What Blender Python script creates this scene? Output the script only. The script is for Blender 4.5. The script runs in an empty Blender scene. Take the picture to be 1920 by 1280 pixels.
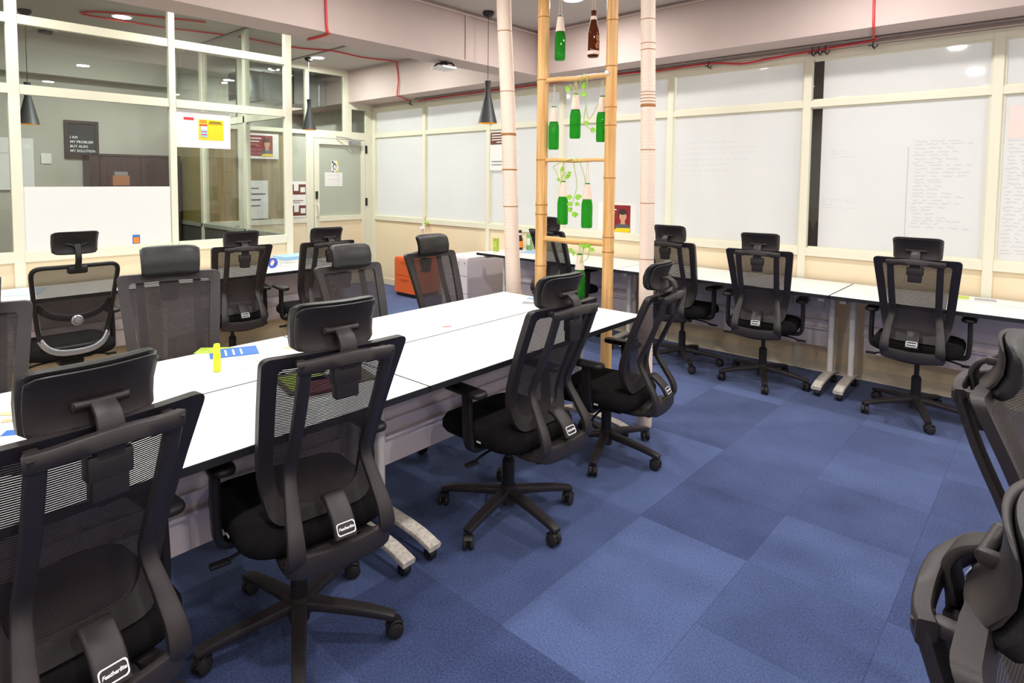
import bpy, bmesh, math, random
from mathutils import Vector, Matrix
random.seed(7)
PI = math.pi
C = bpy.context.scene.collection

# ------------------------------------------------------------------ camera
CAMH = 1.6
yaw, pitch, roll = math.radians(43.572), math.radians(3.342), math.radians(0.427)
fw = Vector((-math.sin(yaw)*math.cos(pitch), math.cos(yaw)*math.cos(pitch), -math.sin(pitch)))
rt = fw.cross(Vector((0, 0, 1))).normalized()
up = rt.cross(fw)
r2 = rt*math.cos(roll) + up*math.sin(roll)
u2 = up*math.cos(roll) - rt*math.sin(roll)
cd = bpy.data.cameras.new('camera')
cam = bpy.data.objects.new('camera', cd)
C.objects.link(cam)
cam.matrix_world = Matrix(((r2.x, u2.x, -fw.x, 0), (r2.y, u2.y, -fw.y, 0), (r2.z, u2.z, -fw.z, CAMH), (0, 0, 0, 1)))
cd.sensor_fit = 'HORIZONTAL'
cd.sensor_width = 36
cd.lens = 1137.386/1920*36
cd.shift_x = (960-905.701)/1920
cd.shift_y = (403.614-640)/1920
cd.clip_start = 0.02
cd.clip_end = 60
bpy.context.scene.camera = cam

# ------------------------------------------------------------------ world, exposure
w = bpy.data.worlds.new('world')
bpy.context.scene.world = w
w.use_nodes = True
w.node_tree.nodes['Background'].inputs[0].default_value = (1.0, 0.99, 0.96, 1)
w.node_tree.nodes['Background'].inputs[1].default_value = 2.3
vs = bpy.context.scene.view_settings
vs.view_transform = 'Standard'
vs.look = 'None'
vs.gamma = 1
vs.use_curve_mapping = False
vs.exposure = 0.0
LAMP_W = 28.0

# ------------------------------------------------------------------ materials
def lin(c):
    return tuple(((v/12.92) if v <= 0.04045 else ((v+0.055)/1.055)**2.4) for v in c)
def hx(s):
    return lin(tuple(int(s[i:i+2], 16)/255 for i in (0, 2, 4)))
def mat(name, col, rough=0.5, metal=0.0, spec=0.5, noise=0.0, nscale=20, bump=0.0, bscale=200, emit=None, es=1.0, coat=0):
    m = bpy.data.materials.new(name)
    m.use_nodes = True
    nt = m.node_tree
    b = nt.nodes['Principled BSDF']
    c = hx(col) if isinstance(col, str) else col
    b.inputs['Base Color'].default_value = (*c, 1)
    b.inputs['Roughness'].default_value = rough
    b.inputs['Metallic'].default_value = metal
    b.inputs['Specular IOR Level'].default_value = spec
    if coat:
        b.inputs['Coat Weight'].default_value = coat
        b.inputs['Coat Roughness'].default_value = 0.1
    if noise or bump:
        tc = nt.nodes.new('ShaderNodeTexCoord')
    if noise:
        n = nt.nodes.new('ShaderNodeTexNoise')
        n.inputs['Scale'].default_value = nscale
        n.inputs['Detail'].default_value = 6
        nt.links.new(tc.outputs['Object'], n.inputs['Vector'])
        r = nt.nodes.new('ShaderNodeMapRange')
        r.inputs[1].default_value = 0.3
        r.inputs[2].default_value = 0.7
        r.inputs[3].default_value = 1-noise
        r.inputs[4].default_value = 1+noise
        nt.links.new(n.outputs['Fac'], r.inputs[0])
        mx = nt.nodes.new('ShaderNodeVectorMath')
        mx.operation = 'SCALE'
        mx.inputs[0].default_value = c
        nt.links.new(r.outputs[0], mx.inputs['Scale'])
        nt.links.new(mx.outputs[0], b.inputs['Base Color'])
    if bump:
        n2 = nt.nodes.new('ShaderNodeTexNoise')
        n2.inputs['Scale'].default_value = bscale
        nt.links.new(tc.outputs['Object'], n2.inputs['Vector'])
        bp = nt.nodes.new('ShaderNodeBump')
        bp.inputs['Strength'].default_value = bump
        bp.inputs['Distance'].default_value = 0.003
        nt.links.new(n2.outputs['Fac'], bp.inputs['Height'])
        nt.links.new(bp.outputs[0], b.inputs['Normal'])
    if emit:
        b.inputs['Emission Color'].default_value = (*hx(emit), 1)
        b.inputs['Emission Strength'].default_value = es
    return m

def glass_mat(name, tint=(0.9, 0.93, 0.91), rough=0.0, refl=1.0):
    m = bpy.data.materials.new(name)
    m.use_nodes = True
    nt = m.node_tree
    nt.nodes.remove(nt.nodes['Principled BSDF'])
    out = nt.nodes['Material Output']
    t = nt.nodes.new('ShaderNodeBsdfTransparent')
    t.inputs[0].default_value = (*tint, 1)
    g = nt.nodes.new('ShaderNodeBsdfGlossy')
    g.inputs['Roughness'].default_value = rough
    f = nt.nodes.new('ShaderNodeFresnel')
    gb = nt.nodes.new('ShaderNodeNewGeometry')
    io = nt.nodes.new('ShaderNodeMapRange')
    io.inputs[3].default_value = 1.5
    io.inputs[4].default_value = 1/1.5
    nt.links.new(gb.outputs['Backfacing'], io.inputs[0])
    nt.links.new(io.outputs[0], f.inputs[0])
    mu = nt.nodes.new('ShaderNodeMath')
    mu.operation = 'MULTIPLY'
    mu.inputs[1].default_value = refl
    mx = nt.nodes.new('ShaderNodeMixShader')
    nt.links.new(f.outputs[0], mu.inputs[0])
    nt.links.new(mu.outputs[0], mx.inputs[0])
    nt.links.new(t.outputs[0], mx.inputs[1])
    nt.links.new(g.outputs[0], mx.inputs[2])
    nt.links.new(mx.outputs[0], out.inputs[0])
    return m

def mesh_fabric(name, col, pitch=0.0045, hole=0.5, floor_=0.12):
    """woven chair mesh: fine horizontal cords with open gaps between"""
    m = bpy.data.materials.new(name)
    m.use_nodes = True
    nt = m.node_tree
    b = nt.nodes['Principled BSDF']
    b.inputs['Base Color'].default_value = (*hx(col), 1)
    b.inputs['Roughness'].default_value = 0.6
    out = nt.nodes['Material Output']
    tc = nt.nodes.new('ShaderNodeTexCoord')
    sp = nt.nodes.new('ShaderNodeSeparateXYZ')
    nt.links.new(tc.outputs['Object'], sp.inputs[0])
    d = nt.nodes.new('ShaderNodeMath'); d.operation = 'DIVIDE'; d.inputs[1].default_value = pitch
    nt.links.new(sp.outputs['Z'], d.inputs[0])
    fr = nt.nodes.new('ShaderNodeMath'); fr.operation = 'FRACT'
    nt.links.new(d.outputs[0], fr.inputs[0])
    gt = nt.nodes.new('ShaderNodeMath'); gt.operation = 'LESS_THAN'; gt.inputs[1].default_value = hole
    nt.links.new(fr.outputs[0], gt.inputs[0])
    t = nt.nodes.new('ShaderNodeBsdfTransparent')
    mx = nt.nodes.new('ShaderNodeMixShader')
    nt.links.new(gt.outputs[0], mx.inputs[0])
    nt.links.new(b.outputs[0], mx.inputs[1])
    nt.links.new(t.outputs[0], mx.inputs[2])
    nt.links.new(mx.outputs[0], out.inputs[0])
    return m

def wood_mat(name, c1, c2, scale=(30, 30, 2), rough=0.5):
    m = bpy.data.materials.new(name)
    m.use_nodes = True
    nt = m.node_tree
    b = nt.nodes['Principled BSDF']
    b.inputs['Roughness'].default_value = rough
    tc = nt.nodes.new('ShaderNodeTexCoord')
    mp = nt.nodes.new('ShaderNodeMapping')
    mp.inputs['Scale'].default_value = scale
    n = nt.nodes.new('ShaderNodeTexNoise')
    n.inputs['Scale'].default_value = 1.5
    n.inputs['Detail'].default_value = 8
    cr = nt.nodes.new('ShaderNodeValToRGB')
    cr.color_ramp.elements[0].position = 0.35
    cr.color_ramp.elements[0].color = (*hx(c1), 1)
    cr.color_ramp.elements[1].position = 0.65
    cr.color_ramp.elements[1].color = (*hx(c2), 1)
    nt.links.new(tc.outputs['Object'], mp.inputs[0])
    nt.links.new(mp.outputs[0], n.inputs['Vector'])
    nt.links.new(n.outputs['Fac'], cr.inputs[0])
    nt.links.new(cr.outputs[0], b.inputs['Base Color'])
    return m

def carpet_mat(name, c1, c2):
    m = bpy.data.materials.new(name)
    m.use_nodes = True
    nt = m.node_tree
    b = nt.nodes['Principled BSDF']
    b.inputs['Roughness'].default_value = 0.95
    b.inputs['Specular IOR Level'].default_value = 0.1
    b.inputs['Sheen Weight'].default_value = 0.15
    tc = nt.nodes.new('ShaderNodeTexCoord')
    geo = nt.nodes.new('ShaderNodeNewGeometry')
    n = nt.nodes.new('ShaderNodeTexNoise')
    n.inputs['Scale'].default_value = 130
    n.inputs['Detail'].default_value = 6
    n3 = nt.nodes.new('ShaderNodeTexNoise')
    n3.inputs['Scale'].default_value = 3.0
    n3.inputs['Detail'].default_value = 5
    oi = nt.nodes.new('ShaderNodeObjectInfo')
    nt.links.new(geo.outputs['Position'], n.inputs['Vector'])
    nt.links.new(geo.outputs['Position'], n3.inputs['Vector'])
    a = nt.nodes.new('ShaderNodeMath'); a.operation = 'MULTIPLY'; a.inputs[1].default_value = 0.7
    nt.links.new(n.outputs['Fac'], a.inputs[0])
    a2 = nt.nodes.new('ShaderNodeMath'); a2.operation = 'MULTIPLY'; a2.inputs[1].default_value = 0.3
    nt.links.new(n3.outputs['Fac'], a2.inputs[0])
    s = nt.nodes.new('ShaderNodeMath'); s.operation = 'ADD'
    nt.links.new(a.outputs[0], s.inputs[0]); nt.links.new(a2.outputs[0], s.inputs[1])
    o2 = nt.nodes.new('ShaderNodeMath'); o2.operation = 'MULTIPLY_ADD'; o2.inputs[1].default_value = 0.24; o2.inputs[2].default_value = -0.12
    nt.links.new(oi.outputs['Random'], o2.inputs[0])
    s2 = nt.nodes.new('ShaderNodeMath'); s2.operation = 'ADD'
    nt.links.new(s.outputs[0], s2.inputs[0]); nt.links.new(o2.outputs[0], s2.inputs[1])
    cr = nt.nodes.new('ShaderNodeValToRGB')
    cr.color_ramp.elements[0].position = 0.25
    cr.color_ramp.elements[0].color = (*hx(c1), 1)
    cr.color_ramp.elements[1].position = 0.78
    cr.color_ramp.elements[1].color = (*hx(c2), 1)
    nt.links.new(s2.outputs[0], cr.inputs[0])
    nt.links.new(cr.outputs[0], b.inputs['Base Color'])
    bp = nt.nodes.new('ShaderNodeBump')
    bp.inputs['Strength'].default_value = 0.5
    bp.inputs['Distance'].default_value = 0.004
    nt.links.new(n.outputs['Fac'], bp.inputs['Height'])
    nt.links.new(bp.outputs[0], b.inputs['Normal'])
    return m

M = {}
M['frame'] = mat('cream_aluminium', 'E9E5D0', 0.4)
M['cream'] = mat('cream_laminate', 'F0DDBB', 0.45, noise=0.02, nscale=3)
M['base'] = mat('baseboard_cream', 'EBDCC0', 0.5)
M['wall'] = mat('painted_wall', 'DCD2CC', 0.8)
M['beam'] = mat('painted_beam', 'C3B1AB', 0.75, noise=0.015, nscale=4)
M['ceil'] = mat('ceiling_paint', 'BDB6B0', 0.85)
M['grey_wall'] = mat('grey_cabin_wall', 'BDB9AE', 0.8)
def film_glass(name, col, trans):
    m = mat(name, col, 0.05, spec=0.45)
    nt = m.node_tree
    t = nt.nodes.new('ShaderNodeBsdfTranslucent'); t.inputs[0].default_value = (*hx(col), 1)
    mx = nt.nodes.new('ShaderNodeMixShader'); mx.inputs[0].default_value = trans
    nt.links.new(nt.nodes['Principled BSDF'].outputs[0], mx.inputs[1]); nt.links.new(t.outputs[0], mx.inputs[2])
    nt.links.new(mx.outputs[0], nt.nodes['Material Output'].inputs[0])
    return m
M['whiteglass'] = film_glass('white_film_glass', 'E8E8E7', 0.45)
M['board'] = mat('white_board', 'E6E6E4', 0.25)
M['ink'] = mat('faded_marker_ink', 'A9ABB2', 0.5)
M['ink2'] = mat('faint_marker_ink', 'C6C7CC', 0.5)
M['glass'] = glass_mat('clear_glass', (0.94, 0.96, 0.95))
M['frost'] = mat('frosted_door_glass', 'B4B8A9', 0.3)
M['olive'] = mat('olive_tinted_film', '8F8650', 0.2, noise=0.12, nscale=4)
M['tan'] = wood_mat('tan_streaked_film', '8A7A54', 'A89470', scale=(3, 14, 0.6), rough=0.25)
M['desk'] = mat('white_desk_laminate', 'F2F1F1', 0.28)
M['edge'] = mat('black_edge_band', '1A1B20', 0.5)
M['legw'] = mat('white_powder_coat', 'EEE8E2', 0.4)
M['footw'] = mat('scuffed_white_foot', 'DDD4C8', 0.45, noise=0.25, nscale=60)
M['panel'] = mat('lilac_white_panel', 'F0E4E8', 0.5)
M['plastic'] = mat('black_plastic', '1C191A', 0.42, spec=0.4, bump=0.15, bscale=900)
M['plastic2'] = mat('dark_grey_plastic', '2C2627', 0.45, bump=0.15, bscale=900)
M['rubber'] = mat('caster_rubber', '221F1F', 0.6)
M['leather'] = mat('black_leatherette', '1F1E20', 0.38, spec=0.5, bump=0.25, bscale=500)
M['fabric'] = mat('black_seat_fabric', '1A1819', 0.95, spec=0.15, bump=0.6, bscale=700)
M['mesh'] = mesh_fabric('chair_mesh', '2C2425', 0.0060, 0.145)
M['mesh2'] = mesh_fabric('fine_chair_mesh', '171617', 0.003, 0.22)
M['silver'] = mat('silver_plastic', 'A9A9AE', 0.3, metal=0.6)
M['white'] = mat('white_print', 'F2F2F2', 0.5)
M['paper'] = mat('white_paper', 'ECEAE6', 0.7)
M['black'] = mat('black_metal', '19191B', 0.45)
M['pendant'] = mat('pendant_black_paint', '2B2B2C', 0.5)
M['gold'] = mat('gold_inside_glow', 'E8A417', 0.35, metal=0.2, emit='FFB020', es=0.35)  # gold lining given its own glow in place of lamplight falling on it
M['led'] = mat('led_disc', 'FFFFFF', 0.5, emit='FFFFFF', es=14)
M['bulb'] = mat('bulb', 'FFFFFF', 0.5, emit='FFC86A', es=4)
M['red'] = mat('red_conduit', 'D2373C', 0.4)
M['greyc'] = mat('grey_conduit', '8E837E', 0.6)
M['pinkc'] = mat('painted_conduit', 'CDBDB5', 0.6)
M['bamboo'] = wood_mat('bamboo', 'D39A55', 'ECC083', scale=(40, 40, 1.2), rough=0.4)
M['rung'] = wood_mat('bamboo_rung', 'D39A55', 'ECC083', scale=(1.2, 40, 40), rough=0.4)
M['node'] = mat('bamboo_node', 'A8713A', 0.6)
M['twine'] = mat('cream_twine', 'F2DECE', 0.9, noise=0.04, nscale=150, bump=0.4, bscale=250)
M['cord'] = mat('beige_cord', 'D9C2A6', 0.9)
M['leaf'] = mat('vine_leaf', '8DC63A', 0.5, noise=0.15, nscale=40)
M['stem'] = mat('vine_stem', 'A9C65A', 0.6)
M['brownstem'] = mat('dry_stem', '9A6A45', 0.8)
M['orange'] = mat('orange_paint', 'F0682A', 0.35)
M['carpet'] = carpet_mat('blue_carpet', '2A345A', '5B6C9C')
M['tanfloor'] = wood_mat('tan_vinyl_floor', '8E7E69', 'A49279', scale=(1.5, 14, 1), rough=0.4)
M['brown'] = wood_mat('dark_brown_wood', '33211C', '45302A', scale=(8, 8, 1), rough=0.4)
M['darkgrey'] = mat('dark_grey_panel', '56564F', 0.5)
M['teal'] = mat('dark_teal_fabric', '2F3A3A', 0.8)
M['posterbrown'] = mat('poster_brown', '6E3B2B', 0.5)
M['maroon'] = mat('poster_maroon', '8C1F2B', 0.4)
M['yellow'] = mat('print_yellow', 'F4CB1E', 0.5)
M['redp'] = mat('print_red', 'D42A30', 0.5)
M['orangep'] = mat('print_orange', 'EE8A2B', 0.5)
M['bluep'] = mat('print_blue', '2F6FC4', 0.5)
M['lightblue'] = mat('print_light_blue', '9CC3E6', 0.4)
M['greenp'] = mat('print_green', '2F8A4F', 0.5)
M['limep'] = mat('print_lime', 'B9D24A', 0.5)
M['skin'] = mat('print_skin', 'C99674', 0.5)
M['hair'] = mat('print_hair', '3A2620', 0.5)
M['greyp'] = mat('print_grey', '55565C', 0.5)
M['inkd'] = mat('print_dark', '2A2A2E', 0.5)
M['metal'] = mat('duct_metal', 'C4C7C9', 0.25, metal=0.7)
M['highl'] = mat('highlighter_body', 'DCEB2A', 0.3)

def bottle_glass(name, col):
    m = bpy.data.materials.new(name)
    m.use_nodes = True
    nt = m.node_tree
    b = nt.nodes['Principled BSDF']
    b.inputs['Base Color'].default_value = (*hx(col), 1)
    b.inputs['Roughness'].default_value = 0.05
    b.inputs['Coat Weight'].default_value = 0.6
    t = nt.nodes.new('ShaderNodeBsdfTransparent')
    t.inputs[0].default_value = (*[min(1, v*1.3+0.02) for v in hx(col)], 1)
    mx = nt.nodes.new('ShaderNodeMixShader')
    mx.inputs[0].default_value = 0.32
    nt.links.new(t.outputs[0], mx.inputs[1])
    nt.links.new(b.outputs[0], mx.inputs[2])
    nt.links.new(mx.outputs[0], nt.nodes['Material Output'].inputs[0])
    return m
M['green'] = bottle_glass('green_glass', '35AE33')
M['amber'] = bottle_glass('brown_glass', '7A3A18')

# ------------------------------------------------------------------ mesh helpers
def new():
    return bmesh.new()
def obj(name, bm, m, parent=None, smooth=False, loc=None, autosmooth=None):
    if isinstance(bm, bmesh.types.BMesh):
        bmesh.ops.recalc_face_normals(bm, faces=bm.faces)
        me = bpy.data.meshes.new(name)
        bm.to_mesh(me)
        bm.free()
    else:
        me = bm
    mm = M[m] if isinstance(m, str) else m
    if mm:
        me.materials.append(mm)
    if smooth:
        for p in me.polygons:
            p.use_smooth = True
        if autosmooth:
            me.set_sharp_from_angle(angle=math.radians(autosmooth))
    o = bpy.data.objects.new(name, me)
    C.objects.link(o)
    if parent:
        o.parent = parent
    if loc:
        o.location = loc
    return o
def tag(o, label=None, cat=None, group=None, kind=None):
    if label: o['label'] = label
    if cat: o['category'] = cat
    if group: o['group'] = group
    if kind: o['kind'] = kind
    return o
def empty(name, loc=(0, 0, 0), rz=0.0, parent=None):
    o = bpy.data.objects.new(name, None)
    C.objects.link(o)
    o.location = loc
    o.rotation_euler = (0, 0, rz)
    o.empty_display_size = 0.1
    if parent: o.parent = parent
    return o
def box(bm, x0, x1, y0, y1, z0, z1, bev=0.0):
    t = bmesh.new()
    bmesh.ops.create_cube(t, size=1)
    for v in t.verts:
        v.co = Vector(((x0+x1)/2+v.co.x*abs(x1-x0), (y0+y1)/2+v.co.y*abs(y1-y0), (z0+z1)/2+v.co.z*abs(z1-z0)))
    if bev:
        bmesh.ops.bevel(t, geom=t.edges[:], offset=bev, segments=2, affect='EDGES', profile=0.5)
    merge(bm, t)
    return bm
def merge(bm, t, mtx=None):
    me = bpy.data.meshes.new('tmp')
    t.to_mesh(me)
    t.free()
    if mtx: me.transform(mtx)
    bm.from_mesh(me)
    bpy.data.meshes.remove(me)
def bx(*a, **k):
    return box(new(), *a, **k)
def catmull(pts, n=5):
    P = [Vector(p) for p in pts]
    out = []
    for i in range(len(P)-1):
        p0 = P[max(i-1, 0)]; p1 = P[i]; p2 = P[i+1]; p3 = P[min(i+2, len(P)-1)]
        for k in range(n):
            t = k/n
            out.append(0.5*((2*p1)+(-p0+p2)*t+(2*p0-5*p1+4*p2-p3)*t*t+(-p0+3*p1-3*p2+p3)*t**3))
    out.append(P[-1])
    return out
def sweep(bm, path, prof, ref=(0, 0, 1), scales=None, cap=True, closed=False):
    """sweep a closed 2D profile (a along ref-ish side, b along normal) along a path"""
    P = [Vector(p) for p in path]
    n = len(P)
    rings = []
    ref = Vector(ref)
    for i, p in enumerate(P):
        if closed:
            t = (P[(i+1) % n]-P[i-1]).normalized()
        else:
            t = (P[min(i+1, n-1)]-P[max(i-1, 0)]).normalized()
        s = (ref - t*ref.dot(t))
        if s.length < 1e-4:
            s = Vector((1, 0, 0)) - t*t.x
        s.normalize()
        q = t.cross(s)
        sc = scales[i] if scales else (1, 1)
        if not isinstance(sc, tuple): sc = (sc, sc)
        rings.append([bm.verts.new(p + s*a*sc[0] + q*b*sc[1]) for a, b in prof])
    m = len(prof)
    rr = range(n if closed else n-1)
    for i in rr:
        A = rings[i]; B = rings[(i+1) % n]
        for j in range(m):
            bm.faces.new((A[j], A[(j+1) % m], B[(j+1) % m], B[j]))
    if cap and not closed:
        bm.faces.new(rings[0]); bm.faces.new(rings[-1][::-1])
    return bm
def circ(r, n=8, r2=None):
    return [(r*math.cos(2*PI*i/n), (r2 or r)*math.sin(2*PI*i/n)) for i in range(n)]
def rrect(hw, hh, r, seg=3):
    out = []
    for cx, cy, a0 in ((hw-r, hh-r, 0), (-hw+r, hh-r, PI/2), (-hw+r, -hh+r, PI), (hw-r, -hh+r, 1.5*PI)):
        for k in range(seg+1):
            a = a0 + k/seg*PI/2
            out.append((cx+r*math.cos(a), cy+r*math.sin(a)))
    return out
def tube(bm, path, r, n=8, smooth=True, scales=None, closed=False):
    return sweep(bm, path, circ(r, n), ref=(0.13, 0.21, 0.97), scales=scales, closed=closed)
def cyl(bm, p0, p1, r0, r1=None, n=16):
    r1 = r0 if r1 is None else r1
    p0 = Vector(p0); p1 = Vector(p1)
    return sweep(bm, [p0, p1], circ(1, n), ref=(0.13, 0.97, 0.21) if abs((p1-p0).normalized().z) > 0.8 else (0, 0, 1), scales=[r0, r1])
def lathe(bm, prof, n=24, c=(0, 0, 0)):
    rings = []
    for r, z in prof:
        if r < 1e-5:
            rings.append([bm.verts.new((c[0], c[1], c[2]+z))])
        else:
            rings.append([bm.verts.new((c[0]+r*math.cos(2*PI*i/n), c[1]+r*math.sin(2*PI*i/n), c[2]+z)) for i in range(n)])
    for A, B in zip(rings, rings[1:]):
        for j in range(n):
            a = A[j % len(A)]; b = A[(j+1) % len(A)]; c2 = B[(j+1) % len(B)]; d = B[j % len(B)]
            vs_ = []
            for v in (a, b, c2, d):
                if v not in vs_: vs_.append(v)
            if len(vs_) > 2: bm.faces.new(vs_)
    return bm
def loft(bm, rings, cap=True):
    R = [[bm.verts.new(p) for p in r] for r in rings]
    m = len(R[0])
    for A, B in zip(R, R[1:]):
        for j in range(m):
            bm.faces.new((A[j], A[(j+1) % m], B[(j+1) % m], B[j]))
    if cap:
        bm.faces.new(R[0]); bm.faces.new(R[-1][::-1])
    return bm
def text_mesh(body, size, extrude=0.0004, shear=0.0, align='LEFT', bold=0.0):
    cu = bpy.data.curves.new('txt', 'FONT')
    cu.body = body
    cu.size = size
    cu.extrude = extrude
    cu.shear = shear
    cu.align_x = align
    cu.offset = bold
    cu.resolution_u = 2
    o = bpy.data.objects.new('txt', cu)
    C.objects.link(o)
    dg = bpy.context.evaluated_depsgraph_get()
    me = bpy.data.meshes.new_from_object(o.evaluated_get(dg))
    me = me.copy()
    bpy.data.objects.remove(o)
    bpy.data.curves.remove(cu)
    me.materials.clear()
    return me
def text_on(name, body, size, m, parent, origin, right, upv, **k):
    me = text_mesh(body, size, **k)
    r = Vector(right).normalized(); u = Vector(upv).normalized(); n = r.cross(u)
    o = Vector(origin)
    me.transform(Matrix(((r.x, u.x, n.x, o.x), (r.y, u.y, n.y, o.y), (r.z, u.z, n.z, o.z), (0, 0, 0, 1))))
    return obj(name, me, m, parent)

# ================================================================== ROOM SHELL
WY = 5.655            # window wall face
PX = -5.535           # cabin partition plane
DX = -7.746           # door wall plane
ZC = 3.2              # ceiling
ZS0, ZS1 = 0.975, 1.044
ZT0, ZT1 = 2.232, 2.287
ZH0, ZH1 = 2.626, 2.69

def struct(name, bm, m, parent=None, **k):
    o = obj(name, bm, m, parent, **k)
    if parent is None: o['kind'] = 'structure'
    return o

# floor slab, carpet tiles, tan vinyl area
fl = struct('floor', bx(-10.2, 4.2, -3.6, 7.2, -0.12, -0.012), 'tanfloor')
fl['label'] = 'office floor of blue carpet tiles with a tan vinyl strip by the glass cabin'
TX0, TY0, TS = -0.89, 4.57, 0.5
tile_mesh = None
tiles = []
def is_tan(cx, cy):
    return cx < -3.6 and cy < 3.6
ntile = 0
rest = []
for i in range(-14, 9):
    for j in range(-16, 3):
        x0 = TX0+i*TS; y0 = TY0+j*TS
        x1, y1 = x0+TS, y0+TS
        cx, cy = x0+TS/2, y0+TS/2
        if x1 > 3.6 or x0 < DX-0.4 or y0 > WY: continue
        if is_tan(cx, cy): continue
        if cx < PX and cy < 3.1: continue
        y1c = min(y1, WY-0.005)
        x0c = max(x0, DX+0.02)
        if y0 < -3.2: continue
        d = math.hypot(cx, cy)
        ang = math.degrees(math.atan2(cy, cx))
        seen = 88 < ang+4 < 185 and d > 0.5
        full = (y1c == y1 and x0c == x0)
        if seen and ntile < 290:
            b = bx(x0c+0.0015-cx, x1-0.0015-cx, y0+0.0015-cy, y1c-0.0015-cy, -0.012, 0.0) if not full else None
            if full:
                if tile_mesh is None:
                    t = obj('carpet_tile', box(new(), -TS/2+0.0004, TS/2-0.0004, -TS/2+0.0004, TS/2-0.0004, -0.012, 0.0), 'carpet', fl, loc=(cx, cy, 0))
                    tile_mesh = t.data
                else:
                    t = bpy.data.objects.new('carpet_tile', tile_mesh)
                    C.objects.link(t); t.parent = fl; t.location = (cx, cy, 0)
            else:
                t = obj('carpet_tile', b, 'carpet', fl, loc=(cx, cy, 0))
            ntile += 1
        else:
            rest.append((x0c, x1, y0, y1c))
b = new()
for r in rest: box(b, r[0]+0.001, r[1]-0.001, r[2]+0.001, r[3]-0.001, -0.012, 0)
o = obj('outlying_carpet', b, 'carpet', fl); o['kind'] = 'stuff'
obj('vinyl_sheet', bx(-10.0, -3.39, -3.3, 3.07, -0.012, -0.001), 'tanfloor', fl)
obj('vinyl_strip', bx(-10.0, DX-0.38, 3.07, 5.65, -0.012, -0.001), 'tanfloor', fl)

cl = struct('ceiling', bx(-10.2, 4.2, -3.6, 7.2, ZC, ZC+0.12), 'ceil')
# shallow metal battens on the ceiling of the left bay
b = new()
for y in (3.0, 4.22): box(b, -7.7, -4.5, y-0.015, y+0.015, ZC-0.012, ZC)
for y in (1.2, 2.4): box(b, -4.1, 3.4, y-0.01, y+0.01, ZC-0.006, ZC)
obj('ceiling_batten', b, 'greyc', cl)

struct('wall_right', bx(3.6, 3.72, -3.4, 5.8, 0, ZC), 'wall')
struct('wall_front', bx(-10.0, -5.6, -3.42, -3.3, 0, ZC), 'wall')
wn = struct('wall_front_lower', bx(-5.6, 3.6, -3.42, -3.3, 0, 0.975), 'cream')
struct('wall_front_upper', bx(-5.6, 3.6, -3.42, -3.3, 2.69, ZC), 'wall')
for k in range(7):  # unseen windows added behind the camera to let in extra daylight
    a = -5.6+k*9.2/7; L = 9.2/7
    added_window = empty('window_%d' % (k+50), (a, -3.3, 0)); tag(added_window, kind='structure')
    obj('pane', bx(0.03, L-0.03, -0.04, -0.03, 0.975, 2.69), 'whiteglass', added_window)
    obj('mullion', bx(-0.03, 0.03, -0.05, 0.0, 0.975, 2.69), 'frame', added_window)
    obj('transom', bx(0.03, L-0.03, -0.05, 0.0, 2.232, 2.287), 'frame', added_window)
    obj('sill_rail', bx(0.03, L-0.03, -0.05, 0.01, 0.975, 1.044), 'frame', added_window)
# window wall above the frames
struct('wall_back', bx(DX-0.1, 3.6, WY+0.02, WY+0.14, ZH1, ZC), 'wall')
# beams
struct('trim_1', bx(-9.9, 3.6, 5.211, WY+0.02, 2.734, ZC), 'beam')['label'] = 'deep pinkish beam along the top of the window wall'
struct('trim_2', bx(-4.49, -4.178, -3.3, 5.211, 2.734, ZC), 'beam')['label'] = 'deep pinkish ceiling beam crossing the room to the left'

# ---------------- window wall bays
MX = [DX+0.0, -6.537, -5.298, -4.158, -2.83, -1.593, -0.358, 0.88, 2.12, 3.36]
def hand(bm, x0, x1, z0, z1, rows, y, dens=0.8, seed=1, amp=0.006, lw=0.0022, ax='x'):
    rr = random.Random(seed)
    for i in range(rows):
        z = z1-(z1-z0)*(i+0.5)/rows + rr.uniform(-.004, .004)
        x = x0 + rr.uniform(0, 0.02)
        xe = x0 + (x1-x0)*(dens + rr.uniform(-0.45, 0.15))
        prev = None
        while x < min(xe, x1):
            L = rr.uniform(0.03, 0.09)
            xs = x; prev = None
            while x < xs+L and x < x1:
                p = Vector((x, y, z+rr.uniform(-amp, amp)))
                if prev is not None:
                    a = bm.verts.new(prev+Vector((0, 0, lw/2))); bb = bm.verts.new(p+Vector((0, 0, lw/2)))
                    c = bm.verts.new(p-Vector((0, 0, lw/2))); d = bm.verts.new(prev-Vector((0, 0, lw/2)))
                    bm.faces.new((a, bb, c, d))
                prev = p
                x += rr.uniform(0.004, 0.009)
            x += rr.uniform(0.01, 0.025)
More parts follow.
